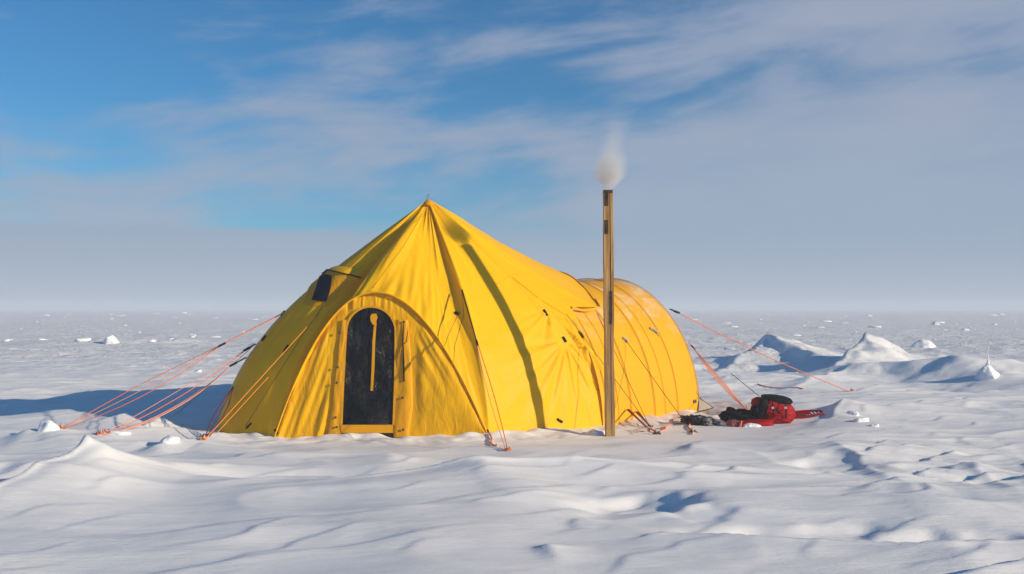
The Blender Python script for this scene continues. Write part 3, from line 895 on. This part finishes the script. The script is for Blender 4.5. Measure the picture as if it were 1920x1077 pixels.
for i in range(12):
    b = i / 11
    for j in range(8):
        a0 = .14 + .14 * b; a1 = .43 + .37 * b
        WN[i, j] = Hs(a0 + (a1 - a0) * j / 7, .12 + .74 * b) + V((-.006, -.012, .004))
grid_obj('mesh_window', WN, M_mesh, vent)

# steel ring at the peak --------------------------------------------------------
tb = Tube(); pk = PK + V((0, 0, -.01))
tb.tube([pk + V((-.018, 0, -.01)), pk + V((-.020, 0, .05))] + [pk + V((-.020 * math.cos(a), 0, .05 + .028 * math.sin(a))) for a in [k * math.pi / 10 for k in range(11)]] + [pk + V((.020, 0, .03))], .005, 6)
tb.build('peak_ring', M_steel, tent, True)
tb = Tube(); tb.tube([PK + V((0, 0, .006)), PK + V((0, 0, -.02)), PK + V((0, 0, -.05)), PK + V((0, 0, -.085))], [.012, .045, .070, .098], 16); tb.build('peak_cap', M_trim, tent, True)

# ground cloth skirts on the tunnel's right side ----------------------------------
M_gc = principled('orange_tinted_ground_cloth', (.74, .60, .53), .7, .2, .8, 5, bump=.01, bump_scale=8, col2=(.80, .76, .76))
def cloth(name, pix, mat, lift, parent=tent, nn=14, seed=0):
    (a, b, c, d) = [G(*p) for p in pix]
    Q = np.zeros((nn, nn, 3))
    for i in range(nn):
        for j in range(nn):
            s_, t = i / (nn - 1), j / (nn - 1)
            p = a.lerp(b, t).lerp(d.lerp(c, t), s_)
            z = hz(p.x, p.y) + lift - .012 + .035 * float(perlin(np.array([p.x * 4.0 + seed]), np.array([p.y * 4.0]), 7 + seed)[0])
            Q[i, j] = (p.x, p.y, z)
    return grid_obj(name, Q, mat, parent)
cloth('snow_flap', [(1150, 783), (1262, 771), (1262, 800), (1185, 815)], M_gc, .022, seed=1)
cloth('snow_flap', [(1250, 772), (1330, 765), (1330, 790), (1265, 796)], M_gc, .022, seed=3)
cloth('snow_flap', [(1310, 755), (1410, 757), (1425, 778), (1325, 778)], M_gc, .022, seed=5)
# triangular corner flap at the tunnel's far foot
ca = tun(2.36, .03, 1.045); cb = G(1338, 771) + V((0, 0, .05)); cc = G(1300, 778) + V((0, 0, .02)); cd = tun(2.42, .12, 1.04)
tb = Tube(); tb.poly([cd, cb, cc, ca], V((.0, .008, -.004))); tb.build('corner_flap', principled('grey_flap_cloth', (.42, .36, .30), .8, .1, .5, 12), tent)
tb = Tube(); tb.tube([cd, cb, cc], .007, 5); tb.build('corner_flap_binding', M_blk, tent, True)
tb = Tube(); c = surf(1301, 753, .02)[0]; tb.tube([c, c + V((.004, -.012, 0))], [.03, .026], 10); tb.build('grommet', M_brass, tent)

# ------------------------------------------------------------------ guy ropes
def sag(a, b, s_, n_=18):
    return [a.lerp(b, k / n_) - V((0, 0, s_ * 4 * (k / n_) * (1 - k / n_))) for k in range(n_ + 1)]
def rope(label, start, end, strands=1, r=.006, mat=M_or, strap_frac=0.0, strap_w=.03, strap_mat=None, spread=.05, s_=.02, anchor=True, knot=True, spread0=0.0, mat2=None):
    o = empty('guy_rope', end); tag(o, label, 'rope', 'guy ropes holding the tent')
    p0 = start
    d = (end - start)
    if strap_frac:
        mid = start + d * strap_frac
        tb = Tube(); side = d.cross(V((0, 0, 1))).normalized(); nn = side.cross(d).normalized()
        tb.strap([start, start + d * strap_frac * .5, mid], nn, [strap_w, strap_w * .85, strap_w * .7], .012)
        tb.build('webbing_strap', strap_mat or M_or, o)
        dd = d.normalized(); tb = Tube(); tb.strap([mid - dd * .05, mid + dd * .05], nn, strap_w * 1.25, .022); tb.build('buckle', M_blk, o)
        p0 = mid
    side = d.cross(V((0, 0, 1))).normalized()
    for k in range(strands):
        f = (k - (strands - 1) / 2)
        tb = Tube(); e = end + side * spread * f * .35 + V((0, 0, -.02))
        st_ = p0 + side * spread0 * f
        midp = sag(st_, e, s_ + .012 * k)
        midp = [p + side * spread * f * math.sin(math.pi * i / 18) + V((0, 0, .35 * spread * f * math.sin(math.pi * i / 18))) for i, p in enumerate(midp)]
        tb.tube(midp, r * (1 if k % 2 == 0 else .8), 5)
        tb.build('line', (mat2 if (mat2 and k % 2) else mat), o, True)
    if knot:
        tb = Tube(); kz = V((end.x, end.y, hz(end.x, end.y)))
        for q_ in range(4):
            a = q_ * 1.7 + end.x; tb.tube([kz + V((.02 * math.cos(a), .02 * math.sin(a), .01)), kz + V((.03 * math.cos(a + 1), .03 * math.sin(a + 1), .035)), kz + V((.055 * math.cos(a + 2), .045 * math.sin(a + 2), .006))], .007, 5)
        tb.build('anchor_knot', mat, o, True)
        if anchor:
            tb = Tube(); dn = d.normalized()
            tb.tube([kz + V((dn.x * .02, dn.y * .02, -.12)), kz + V((-dn.x * .03, -dn.y * .03, .06))], .011, 6); tb.build('stake', M_tape, o, True)
    return o
def sp(px, py, off=.02): return surf(px, py, off)[0]
rope('orange guy rope fanning to the leftmost snow anchor from the upper left eave', sp(516, 581), G(112, 803), 3, .0052, M_or, .28, .06, M_or, .20, .03, mat2=M_or2)
rope('orange guy rope to the second anchor from the left, with pale strands crossing', sp(474, 640), G(186, 816), 2, .0052, M_or, .06, .035, M_blk, .14, .05, mat2=M_or2)
rope('slack pale orange guy rope sweeping left from the middle of the left wall', sp(462, 672), G(196, 812), 2, .007, M_or2, .10, .03, M_blk, .05, .14)
rope('thin dark cord running to the snow hump left of the tent', sp(474, 645), G(312, 790), 1, .004, M_seam, s_=.01, anchor=False, knot=False)
rope('orange guy rope crossing the left wall from the roof vent', sp(600, 590), G(380, 826), 1, .0058, M_or3, s_=.0)
rope('short orange guy rope low on the left wall, under the vent rope', sp(505, 708), G(404, 812), 1, .006, M_or3, s_=.0, anchor=False, knot=False)
rope('dark red webbing bundle pulled tight at the left front corner', sp(440, 726), G(386, 820), 3, .007, M_dkred, .0, .04, M_dkred, .05, .01, anchor=False)
rope('dark strap and twin orange cords in front of the big front panel', sp(866, 545), G(952, 846), 2, .006, M_or, .37, .016, M_blk, .05, .01, spread0=.01, mat2=M_or2)
rope('thin cord from the fly edge to the two dark straps right of the post', sp(1060, 590), G(1232, 815), 1, .004, M_seam, s_=.0)
rope('thin cord from the outer corner of the fly down past the post', sp(1118, 588), G(1220, 803), 1, .004, M_seam, s_=.0, anchor=False)
rope('thin cord from the grey tab on the second tunnel hoop', sp(1172, 640), G(1300, 812), 1, .0045, M_seam, s_=.0)
rope('thin cord from the grey tab on the third tunnel hoop to the corner flap', sp(1228, 624), G(1332, 772), 1, .004, M_seam, s_=.0, anchor=False, knot=False)
rope('long pale orange guy rope reaching far out over the snow on the right', at(1257, 580, 16.5), G(1598, 734), 2, .008, M_or2, .03, .05, M_blk, .02, .05, mat2=M_or)
rope('broad band of pale orange cords just right of the tunnel end', at(1291, 642, 16.2), G(1402, 768), 6, .006, M_or2, .08, .06, M_or, .11, .01, spread0=.02, mat2=M_or2)
rope('dark tipped grey cord ending at the red rucksack', at(1370, 700, 15.9), at(1424, 741, 14.9), 1, .005, M_blk, s_=.0, anchor=False, knot=False)
# two dark straps at the tunnel foot
o = empty('webbing_straps', G(1222, 812)); tag(o, 'pair of dark brown straps lying taut in the snow right of the post', 'strap')
for a, b in (((1174, 768), (1216, 806)), ((1190, 772), (1224, 806))):
    st_ = sp(a[0], a[1], .03); e = G(*b) + V((0, 0, .01)); tb = Tube(); tb.strap(sag(st_, e, .0, 6), (0, -.5, 1), [.045, .04, .03, .025, .022, .02, .02], .008); tb.build('strap', M_dkred, o)
tb = Tube(); tb.tube(sag(G(1216, 806) + V((0, 0, .02)), G(1240, 815) + V((0, 0, .01)), .0, 5), .012, 5); tb.build('cord', M_or2, o, True)
for i, (a, b, lab) in enumerate((((918, 815), (930, 838), 'short pale orange cord at the foot of the front arch'),
                  ((1290, 796), (1300, 816), 'short orange cord lying before the crumpled black bag'),
                  ((1255, 800), (1240, 812), 'loose orange cord on the snow beyond the brown straps'),
                  ((1420, 722), (1508, 731), 'pale orange cord lying flat on the snow behind the rucksack'))):
    A_, B_ = G(*a), G(*b); pts = []
    for k in range(9):
        t = k / 8; p = A_.lerp(B_, t); pts.append(V((p.x + .02 * math.sin(t * 9 + i), p.y, hz(p.x, p.y) + .015)))
    tb = Tube(); tb.tube(pts, .012, 5); o = tb.build('loose_cord', M_or2, None, True); tag(o, lab, 'cord', 'cord ends on the snow')

# ------------------------------------------------------------------ chimney post
M_wood, t_ = new_mat('weathered_timber')
tcw = t_.node('ShaderNodeTexCoord'); v = tcw.outputs['Object']
g1 = t_.noise(t_.mapv(v, scale=(18, 18, .9)), 1.5, 6, .6, .6); g2 = t_.noise(t_.mapv(v, scale=(60, 60, 2)), 1, 4, .6)
g3 = t_.noise(v, 1.6, 3, .5)
cw = t_.mix(t_.ss(g1, .35, .68), (.30, .155, .050, 1), (.56, .33, .12, 1))
cw = t_.mix(t_.m('MULTIPLY', t_.ss(g2, .5, .75), .35), cw, (.10, .055, .03, 1))
cw = t_.mix(t_.m('MULTIPLY', t_.ss(g3, .5, .7), .35), cw, (.24, .16, .10, 1))
pw = t_.node('ShaderNodeBsdfPrincipled'); pw.inputs['Roughness'].default_value = .75; pw.inputs['Specular IOR Level'].default_value = .2
t_.l.new(cw, pw.inputs['Base Color'])
bw = t_.node('ShaderNodeBump'); bw.inputs['Strength'].default_value = .7; bw.inputs['Distance'].default_value = .006
t_.l.new(t_.m('ADD', g1, t_.m('MULTIPLY', g2, .5)), bw.inputs['Height']); t_.l.new(bw.outputs[0], pw.inputs['Normal'])
ow = t_.node('ShaderNodeOutputMaterial'); t_.l.new(pw.outputs[0], ow.inputs[0])
M_char = principled('charred_wood', (.035, .022, .014), .9, .1, .8, 25, bump=.004, col2=(.12, .07, .04), stretch=(1, 1, .3))
PY = 12.82
pb = at(1143.5, 806, PY); pt = at(1139.5, 357, PY)
post = empty('chimney_post', (pb.x, PY, hz(pb.x, PY)))
tag(post, 'tall square wooden chimney post smoking at the top in front of the tent', 'post')
def plank(name, x0, x1, y0, y1, mat, t0=0, t1=1, seed=0, parent=post, wob=.003):
    n_ = 40; vs = []; fs = []
    for i in range(n_ + 1):
        t = t0 + (t1 - t0) * i / n_; c = pb.lerp(pt, t); c.y = PY
        wv = wob * float(perlin(np.array([t * 9 + seed]), np.array([seed * 1.3]), 3)[0]) * 2
        for (a, b) in ((x0, y0), (x1, y0), (x1, y1), (x0, y1)): vs.append(V((c.x + a + wv, c.y + b, c.z)))
    for i in range(n_):
        for k in range(4):
            k2 = (k + 1) % 4; fs.append((i * 4 + k, i * 4 + k2, i * 4 + 4 + k2, i * 4 + 4 + k))
    fs.append((3, 2, 1, 0)); e = n_ * 4; fs.append((e, e + 1, e + 2, e + 3))
    o = mesh_obj(name, vs, fs, mat, parent, False)
    bv = o.modifiers.new('bevel', 'BEVEL'); bv.width = .004; bv.segments = 2
    return o
plank('plank', -.062, .018, -.055, .055, M_wood, -.06, 1, 2)
plank('plank', .021, .062, -.060, .050, M_wood, -.06, 1, 5)
plank('plank_gap_filler', .0165, .0215, -.046, .046, M_char, -.05, .995, 3, wob=.003)
def patch(name, px0, px1, py0, py1, mat, d=.0):
    a = at(px0, py0, PY - .060 - d); b = at(px1, py1, PY - .060 - d)
    n1, n2 = 14, 6; rnd = random.Random(int(px0 + py0)); tb = Tube(); poly = []
    for i in range(n1 + 1): poly.append(V((a.x + rnd.uniform(-.003, .003), a.y, a.z + (b.z - a.z) * i / n1)))
    for i in range(n1 + 1): poly.append(V((b.x + rnd.uniform(-.003, .003), a.y, b.z + (a.z - b.z) * i / n1)))
    tb.poly(poly, V((0, .010, 0))); tb.build(name, mat, post)
patch('charred_patch', 1133.5, 1141, 361, 386, M_char); patch('charred_patch', 1133.5, 1140.5, 413, 439, M_char)
patch('charred_patch', 1144, 1148, 546, 608, M_char, .004)
patch('charred_collar', 1131, 1149, 356.5, 362, M_char, .003)
# ------------------------------------------------------------------ smoke
M_smoke, t_ = new_mat('chimney_smoke')
tcs = t_.node('ShaderNodeTexCoord'); ss_ = t_.node('ShaderNodeSeparateXYZ'); t_.l.new(tcs.outputs['Object'], ss_.inputs[0])
x_, y_, z_ = ss_.outputs
nzv = t_.noise(tcs.outputs['Object'], 4.5, 4, .55, .4)
wob = t_.m('MULTIPLY', t_.m('SUBTRACT', t_.noise(t_.vec(0.0, 3.0, z_), 2.6, 2, .5), .5), .22)
cxn = t_.m('ADD', t_.m('MULTIPLY', z_, .11), t_.m('MULTIPLY', wob, t_.ss(z_, 0.1, .6)))
rad = t_.m('ADD', .07, t_.m('MULTIPLY', t_.ss(z_, -.03, .20), .17))
rad = t_.m('SUBTRACT', rad, t_.m('MULTIPLY', t_.ss(z_, .32, .65), .05))
rad = t_.m('ADD', rad, t_.m('MULTIPLY', t_.ss(z_, .6, 1.3), .16))
ddx = t_.m('SUBTRACT', x_, cxn)
dd = t_.m('SQRT', t_.m('ADD', t_.m('MULTIPLY', ddx, ddx), t_.m('MULTIPLY', y_, y_)))
rn = t_.m('DIVIDE', dd, rad)
rn = t_.m('ADD', rn, t_.m('MULTIPLY', t_.m('SUBTRACT', nzv, .5), .9))
core = t_.ss(rn, 1.05, .1)
fade = t_.m('ADD', t_.m('MULTIPLY', t_.ss(z_, .55, .05), 8.0), t_.m('MULTIPLY', t_.ss(z_, 1.15, .25), 2.4))
dens = t_.m('MULTIPLY', t_.m('MULTIPLY', core, fade), t_.ss(z_, -.02, .02))
pv = t_.node('ShaderNodeVolumePrincipled'); pv.inputs['Color'].default_value = (1, .99, .98, 1)
t_.l.new(dens, pv.inputs['Density']); pv.inputs['Anisotropy'].default_value = .1
os_ = t_.node('ShaderNodeOutputMaterial'); t_.l.new(pv.outputs[0], os_.inputs['Volume'])
vs = []; fs = []; nk = 24
prof = [(0, .09), (.06, .14), (.15, .26), (.3, .32), (.5, .34), (.8, .36), (1.1, .42), (1.35, .40), (1.45, .2)]
for (z, r_) in prof:
    for k in range(nk): a = 2 * math.pi * k / nk; vs.append(V((.10 * z + r_ * math.cos(a), r_ * math.sin(a), z)))
for i in range(len(prof) - 1):
    for k in range(nk): k2 = (k + 1) % nk; fs.append((i * nk + k, i * nk + k2, (i + 1) * nk + k2, (i + 1) * nk + k))
fs.append(tuple(range(nk))[::-1]); fs.append(tuple((len(prof) - 1) * nk + k for k in range(nk)))
smoke = mesh_obj('smoke', vs, fs, M_smoke, None, True); smoke.location = pt + V((0, 0, .012))
tag(smoke, 'pale smoke puff drifting up from the wooden post', 'smoke', kind='stuff')
M_smoke.cycles.volume_step_rate = .6 if hasattr(M_smoke.cycles, 'volume_step_rate') else 1

# ------------------------------------------------------------------ baggage right of the tunnel
M_red = principled('red_nylon', (.36, .006, .010), .6, .12, .6, 7, bump=.008, bump_scale=7, col2=(.18, .003, .006))
M_blkf = principled('black_nylon', (.006, .006, .008), .7, .12, .4, 20, bump=.014, bump_scale=10, col2=(.012, .012, .014))
M_plas = principled('crumpled_black_plastic', (.010, .010, .012), .22, .55, .5, 14, bump=.05, bump_scale=9, col2=(.03, .03, .034))
M_gry = principled('dark_grey_cloth', (.006, .006, .006), .8, .15, .5, 30, bump=.004, bump_scale=60, col2=(.012, .012, .012))
M_sil = principled('silver_foil_print', (.30, .30, .31), .35, .4, .95, 18, bump=.02, bump_scale=14, col2=(.015, .015, .015))
def lump(name, c, sz, mat, parent, rot=(0, 0, 0), ex=2.6, amp=.06, fr=3.0, seed=0, sub=5, taper=0, bend=0, flat=False):
    bm = bmesh.new(); bmesh.ops.create_icosphere(bm, subdivisions=sub, radius=1)
    Rm = Matrix.Rotation(rot[2], 3, 'Z') @ Matrix.Rotation(rot[1], 3, 'Y') @ Matrix.Rotation(rot[0], 3, 'X')
    for v_ in bm.verts:
        p = v_.co.copy(); L = (abs(p.x) ** ex + abs(p.y) ** ex + abs(p.z) ** ex) ** (1 / ex); p /= L
        nz_ = mnoise.fractal(p * fr + V((seed * 3.1, seed, 0)), 1.0, 2.0, 4); cr = abs(mnoise.noise(p * fr * 1.4 + V((0, seed * 2.0, 5))))
        p *= 1 + amp * nz_ - amp * .8 * (1 - min(1, cr * 4))
        p.x *= 1 + taper * p.z; p.y *= 1 + taper * p.z; p.z += bend * p.x * p.x
        v_.co = Rm @ V((p.x * sz[0], p.y * sz[1], p.z * sz[2])) + c
    me = bpy.data.meshes.new(name); bm.to_mesh(me); bm.free(); me.materials.append(mat)
    me.polygons.foreach_set('use_smooth', [True] * len(me.polygons))
    o = bpy.data.objects.new(name, me); COL.objects.link(o)
    if parent is not None:
        o.parent = parent; o.location = -parent.location
    return o
def gp(px, py, Y, dz=0): p = at(px, py, Y); p.z += dz; return p
BY = 14.3
bagc = gp(1450, 766, BY); bz = hz(bagc.x, BY)
rk = empty('rucksack', (bagc.x, BY, bz)); tag(rk, 'red rucksack with a black lid slumped on the snow beside the tent', 'rucksack')
lump('body', gp(1449, 769, BY), (.305, .20, .175), M_red, rk, (0, R(8), 0), 2.8, .07, 2.2, 1, taper=-.10)
lump('lid', gp(1456, 749, BY), (.225, .17, .052), M_gry, rk, (R(10), R(7), 0), 2.4, .05, 2, 4)
lump('side_pocket', gp(1421, 756, BY - .06), (.09, .12, .085), M_red, rk, (0, R(-25), 0), 2.4, .10, 3, 6)
lump('back_panel', gp(1427, 772, BY - .15), (.075, .07, .20), M_blkf, rk, (0, R(16), 0), 2.8, .08, 3, 8)
lump('front_pocket', gp(1456, 783, BY - .13), (.22, .10, .085), M_red, rk, (0, R(4), 0), 2.8, .10, 2.5, 9)
tb = Tube(); tb.strap([gp(1432, 743, BY - .13), gp(1428, 756, BY - .24), gp(1436, 776, BY - .26)], V((-.2, -1, .1)), .04, .012); tb.build('shoulder_strap', M_blkf, rk)
for x_a in (1448, 1472):
    tb = Tube(); tb.strap([gp(x_a, 752, BY - .19), gp(x_a + 1, 762, BY - .235), gp(x_a + 2, 775, BY - .24), gp(x_a + 1, 786, BY - .25)], V((0, -1, .15)), .018, .006); st = tb.build('compression_strap', M_blkf, rk)
    tb = Tube(); tb.strap([gp(x_a + .6, 763, BY - .245), gp(x_a + 1, 767, BY - .25)], V((0, -1, .1)), .034, .012); tb.build('buckle', M_tape, st).location = V((0, 0, 0))
tb = Tube(); tb.tube([gp(1432, 778, BY - .26), gp(1448, 775.5, BY - .275), gp(1466, 776, BY - .272), gp(1482, 779, BY - .22)], .0045, 5); tb.build('zip', M_blkf, rk, True)
clothes = lump('black_clothing', gp(1392, 785, BY - .05, .02), (.34, .16, .105), M_blkf, None, (0, R(3), 0), 2.2, .13, 1.7, 11)
tag(clothes, 'heap of black clothing between the rucksack and the crumpled bag', 'clothing')
mit = lump('mitten', gp(1372, 774, BY + .02, .02), (.085, .09, .055), M_blkf, None, (0, R(28), 0), 2.2, .10, 2, 14); tag(mit, 'black mitten lying on top of the black clothing, at its left end', 'mitten')
mit2 = lump('mitten', gp(1417, 771, BY - .16, .0), (.070, .08, .085), M_blkf, None, (0, R(-20), 0), 2.2, .12, 2, 15); tag(mit2, 'black mitten propped against the side of the rucksack', 'mitten')
pbag = empty('plastic_bag', G(1312, 792)); tag(pbag, 'crumpled shiny black plastic bag by the tent corner flap', 'bag')
pc = gp(1312, 790, 14.05)
lump('bag_body', pc, (.26, .16, .085), M_plas, pbag, (0, R(6), 0), 2.0, .30, 3.0, 21)
lump('silver_panel', gp(1326, 793, 13.93), (.060, .03, .065), M_sil, pbag, (0, R(20), 0), 2.4, .28, 4, 22)
lump('bag_neck', gp(1286, 785, 14.05), (.075, .08, .035), M_plas, pbag, (0, R(-14), 0), 2.0, .25, 3, 23)
sc_ = gp(1405, 797, 13.95)
duf = empty('stuff_sack', (sc_.x, 13.95, hz(sc_.x, 13.95))); tag(duf, 'flat red stuff sack half buried in snow before the rucksack', 'bag')
lump('sack_body', gp(1411, 797, 13.98), (.285, .15, .070), M_red, duf, (0, R(-3), 0), 3.2, .06, 2.5, 31)
lump('sack_end', gp(1375, 798, 13.93), (.085, .14, .075), principled('dark_red_mesh', (.16, .012, .02), .6, .3, .9, 40, bump=.01, bump_scale=30, col2=(.45, .22, .24)), duf, (0, R(-4), 0), 3.4, .05, 3, 32)
for k in range(3):
    x0 = 1386 + k * 3.4; tb = Tube(); tb.strap([gp(x0 + 1.5, 789.5, 13.80), gp(x0, 798, 13.77), gp(x0 - 2, 806, 13.79)], V((0, -1, .2)), .012, .012); tb.build('sack_stripe', M_or2 if k % 2 else M_red, duf)
drift = lump('snow_drift', gp(1406, 803, 13.86), (.17, .13, .070), M_block, None, (0, R(-4), 0), 2.2, .08, 2, 35); tag(drift, 'small clean heap of snow lying on the flat red sack', 'snow heap')
snsh = empty('snowshoe', G(1508, 785)); tag(snsh, 'red rimmed snowshoe half covered by snow right of the rucksack', 'snowshoe')
c = G(1504, 783) + V((0, 0, .05)); tb = Tube()
ring = [c + V((.30 * math.cos(a) * (1 if math.cos(a) > 0 else 1.15), .10 * math.sin(a), .03 * math.sin(a) + .03 * math.cos(a))) for a in [2 * math.pi * k / 36 for k in range(37)]]
tb.tube(ring, .016, 6); tb.build('rim', M_red, snsh, True)
tb = Tube()
for k in range(-5, 6):
    x0 = k * .05; tb.tube([c + V((x0, -.08, -.025 + x0 * .1)), c + V((x0 + .04, .08, .025 + x0 * .1))], .007, 4)
    tb.tube([c + V((x0 + .05, -.08, -.025 + x0 * .1)), c + V((x0 - .01, .08, .025 + x0 * .1))], .007, 4)
tb.build('webbing', M_gry, snsh, True)
tb = Tube(); tb.strap([c + V((-.30, -.02, -.02)), c + V((-.12, -.05, .0)), c + V((.1, -.06, .03))], V((0, -.4, 1)), .06, .02); tb.build('binding', M_red, snsh)

# ------------------------------------------------------------------ blocks of snow standing on the crust
def chunk(name, c, sz, seed, parent=None, peak=0.0, npts=16):
    """angular lump of wind packed snow: convex hull, bevelled, roughened"""
    rnd = random.Random(seed * 77 + 5); bm = bmesh.new()
    for k in range(npts):
        a = 2 * math.pi * (k + rnd.random() * .8) / npts * 2.4; zz = rnd.uniform(-1, 1); rr = (1 - peak * max(0, zz)) * rnd.uniform(.72, 1.05)
        bm.verts.new((sz[0] * rr * math.cos(a), sz[1] * rr * math.sin(a), sz[2] * zz * rnd.uniform(.8, 1.0)))
    if peak: bm.verts.new((sz[0] * rnd.uniform(-.15, .15), 0, sz[2] * 1.15))
    h = bmesh.ops.convex_hull(bm, input=bm.verts)
    bmesh.ops.delete(bm, geom=[v_ for v_ in bm.verts if not v_.link_faces], context='VERTS')
    bmesh.ops.triangulate(bm, faces=bm.faces)
    for _ in range(3): bmesh.ops.subdivide_edges(bm, edges=bm.edges, cuts=1, use_grid_fill=True)
    for _ in range(3): bmesh.ops.smooth_vert(bm, verts=bm.verts, factor=.5, use_axis_x=True, use_axis_y=True, use_axis_z=True)
    m_ = min(sz)
    for v_ in bm.verts:
        q = v_.co / m_; v_.co += v_.co.normalized() * m_ * (.10 * mnoise.noise(q * 1.4 + V((seed, 0, 0))) + .05 * mnoise.noise(q * 4 + V((0, seed, 0))))
        v_.co += c
    bmesh.ops.recalc_face_normals(bm, faces=bm.faces)
    me = bpy.data.meshes.new(name); bm.to_mesh(me); bm.free(); me.materials.append(M_block)
    me.polygons.foreach_set('use_smooth', [True] * len(me.polygons))
    o = bpy.data.objects.new(name, me); COL.objects.link(o)
    return o
def block(px, py, wpx, hpx, label, seed, peak=.0, spire=False, ex=2.6, amp=.10, group='blocks of wind carved snow'):
    g = G(px, py); D = g.y; s_ = D / FPX
    o = chunk('snow_block', V((g.x, g.y, g.z + hpx * s_ * .0)), (wpx * s_ / 2, wpx * s_ / 2.6, hpx * s_ * .85), seed, None, peak)
    tag(o, label, 'snow block', group)
    return o
block(208, 645, 40, 18, 'white wedge shaped snow block, the largest left of the tent', 3, .45, ex=3)
block(155, 640, 36, 8, 'low snow block left of the white wedge shaped block', 4)
block(78, 638, 24, 5, 'long low snow rubble near the left edge, level with the wedge', 5, amp=.3)
block(12, 640, 14, 7, 'small upright snow rubble at the far left edge', 6, amp=.3)
block(284, 641, 18, 6, 'small snow block just right of the white wedge', 8)
block(360, 631, 16, 5, 'small bright snow block between the wedge and the tent', 9)
block(370, 697, 16, 6, 'rounded snow lump glimpsed between the left guy ropes', 10)
block(92, 806, 46, 20, 'crumbly snow block weighing the leftmost rope anchor', 11, .1, amp=.22)
block(228, 812, 50, 9, 'low snow block beside the second rope anchor from the left', 12)
block(318, 828, 44, 13, 'snow block in front of the tent shadow, near the left corner', 13, .1)
block(1728, 652, 66, 17, 'flat topped white snow block on the drift at right', 14, .35, ex=3)
sb = block(1852, 706, 62, 26, 'white snow cone with a thin upright spike at far right', 15, .7, ex=2.1, amp=.05)
g = G(1852, 706); tb = Tube(); top = V((g.x, g.y, g.z + 20 * g.y / FPX)); tb.tube([top, top + V((.02, 0, .14)), top + V((0, 0, .26)), top + V((.01, 0, .37))], [.04, .010, .006, .012], 6)
tb.build('ice_spike', M_block, None, True).parent = sb
block(1755, 609, 20, 8, 'tiny bright snow peak near the horizon at right', 16, .6, ex=2)
block(1640, 613, 26, 4, 'faint row of snow rubble near the horizon left of the tiny peak', 17)
block(1612, 790, 36, 14, 'broken snow lump right of the snowshoe', 18, amp=.25)
block(1600, 778, 30, 10, 'smaller snow lump behind the broken lump right of the snowshoe', 19, amp=.2)
block(1640, 800, 18, 9, 'bright little snow chunk at the right end of the rubble heap', 20, amp=.2)
block(1118, 815, 44, 14, 'shaded snow block at the foot of the wooden post', 21, ex=3.2, amp=.08)

# ------------------------------------------------------------------ countless chips of broken crust on the far plain
rnd = random.Random(41); vs = []; fs = []
for k in range(300):
    Yc = 48 * (6.5 ** rnd.random()); Xc = rnd.uniform(-.62, .62) * Yc; sz_ = (.018 + .05 * rnd.random() ** 3) * (1 + Yc / 45) ; zc = hz(Xc, Yc); b = len(vs); n_ = 7
    el_ = rnd.uniform(1.2, 5.0)
    for ring, (rr, zh) in enumerate(((1.0, -.3), (.85, .35), (.45, .75))):
        for q_ in range(n_):
            a = 2 * math.pi * q_ / n_; j_ = rnd.uniform(.75, 1.2)
            vs.append(V((Xc + sz_ * el_ * rr * j_ * math.cos(a), Yc + sz_ * rr * j_ * math.sin(a), zc + sz_ * zh * rnd.uniform(.6, 1.2))))
    for ring in range(2):
        for q_ in range(n_):
            q2 = (q_ + 1) % n_; fs.append((b + ring * n_ + q_, b + ring * n_ + q2, b + ring * n_ + n_ + q2, b + ring * n_ + n_ + q_))
    fs.append(tuple(b + 2 * n_ + q_ for q_ in range(n_)))
rub = mesh_obj('snow_rubble', vs, fs, M_block, None, True); tag(rub, 'chips of broken snow crust scattered over the far plain', 'snow rubble', kind='stuff')

# ------------------------------------------------------------------ cold air over the plain
M_hz, t_ = new_mat('thin_ice_haze')
pv = t_.node('ShaderNodeVolumePrincipled'); pv.inputs['Color'].default_value = (.80, .88, .97, 1); pv.inputs['Density'].default_value = .0024
pv.inputs['Anisotropy'].default_value = 0
oh = t_.node('ShaderNodeOutputMaterial'); t_.l.new(pv.outputs[0], oh.inputs['Volume'])
bmz = bmesh.new(); bmesh.ops.create_cube(bmz, size=1)
lo = V((-6400, -700, float(GZ.min()) - 1)); hi = V((6400, 7400, 9))
for v_ in bmz.verts: v_.co = V([lo[k] if v_.co[k] < 0 else hi[k] for k in range(3)])
mz = bpy.data.meshes.new('haze'); bmz.to_mesh(mz); bmz.free(); mz.materials.append(M_hz)
hzo = bpy.data.objects.new('haze', mz); COL.objects.link(hzo); tag(hzo, kind='stuff')
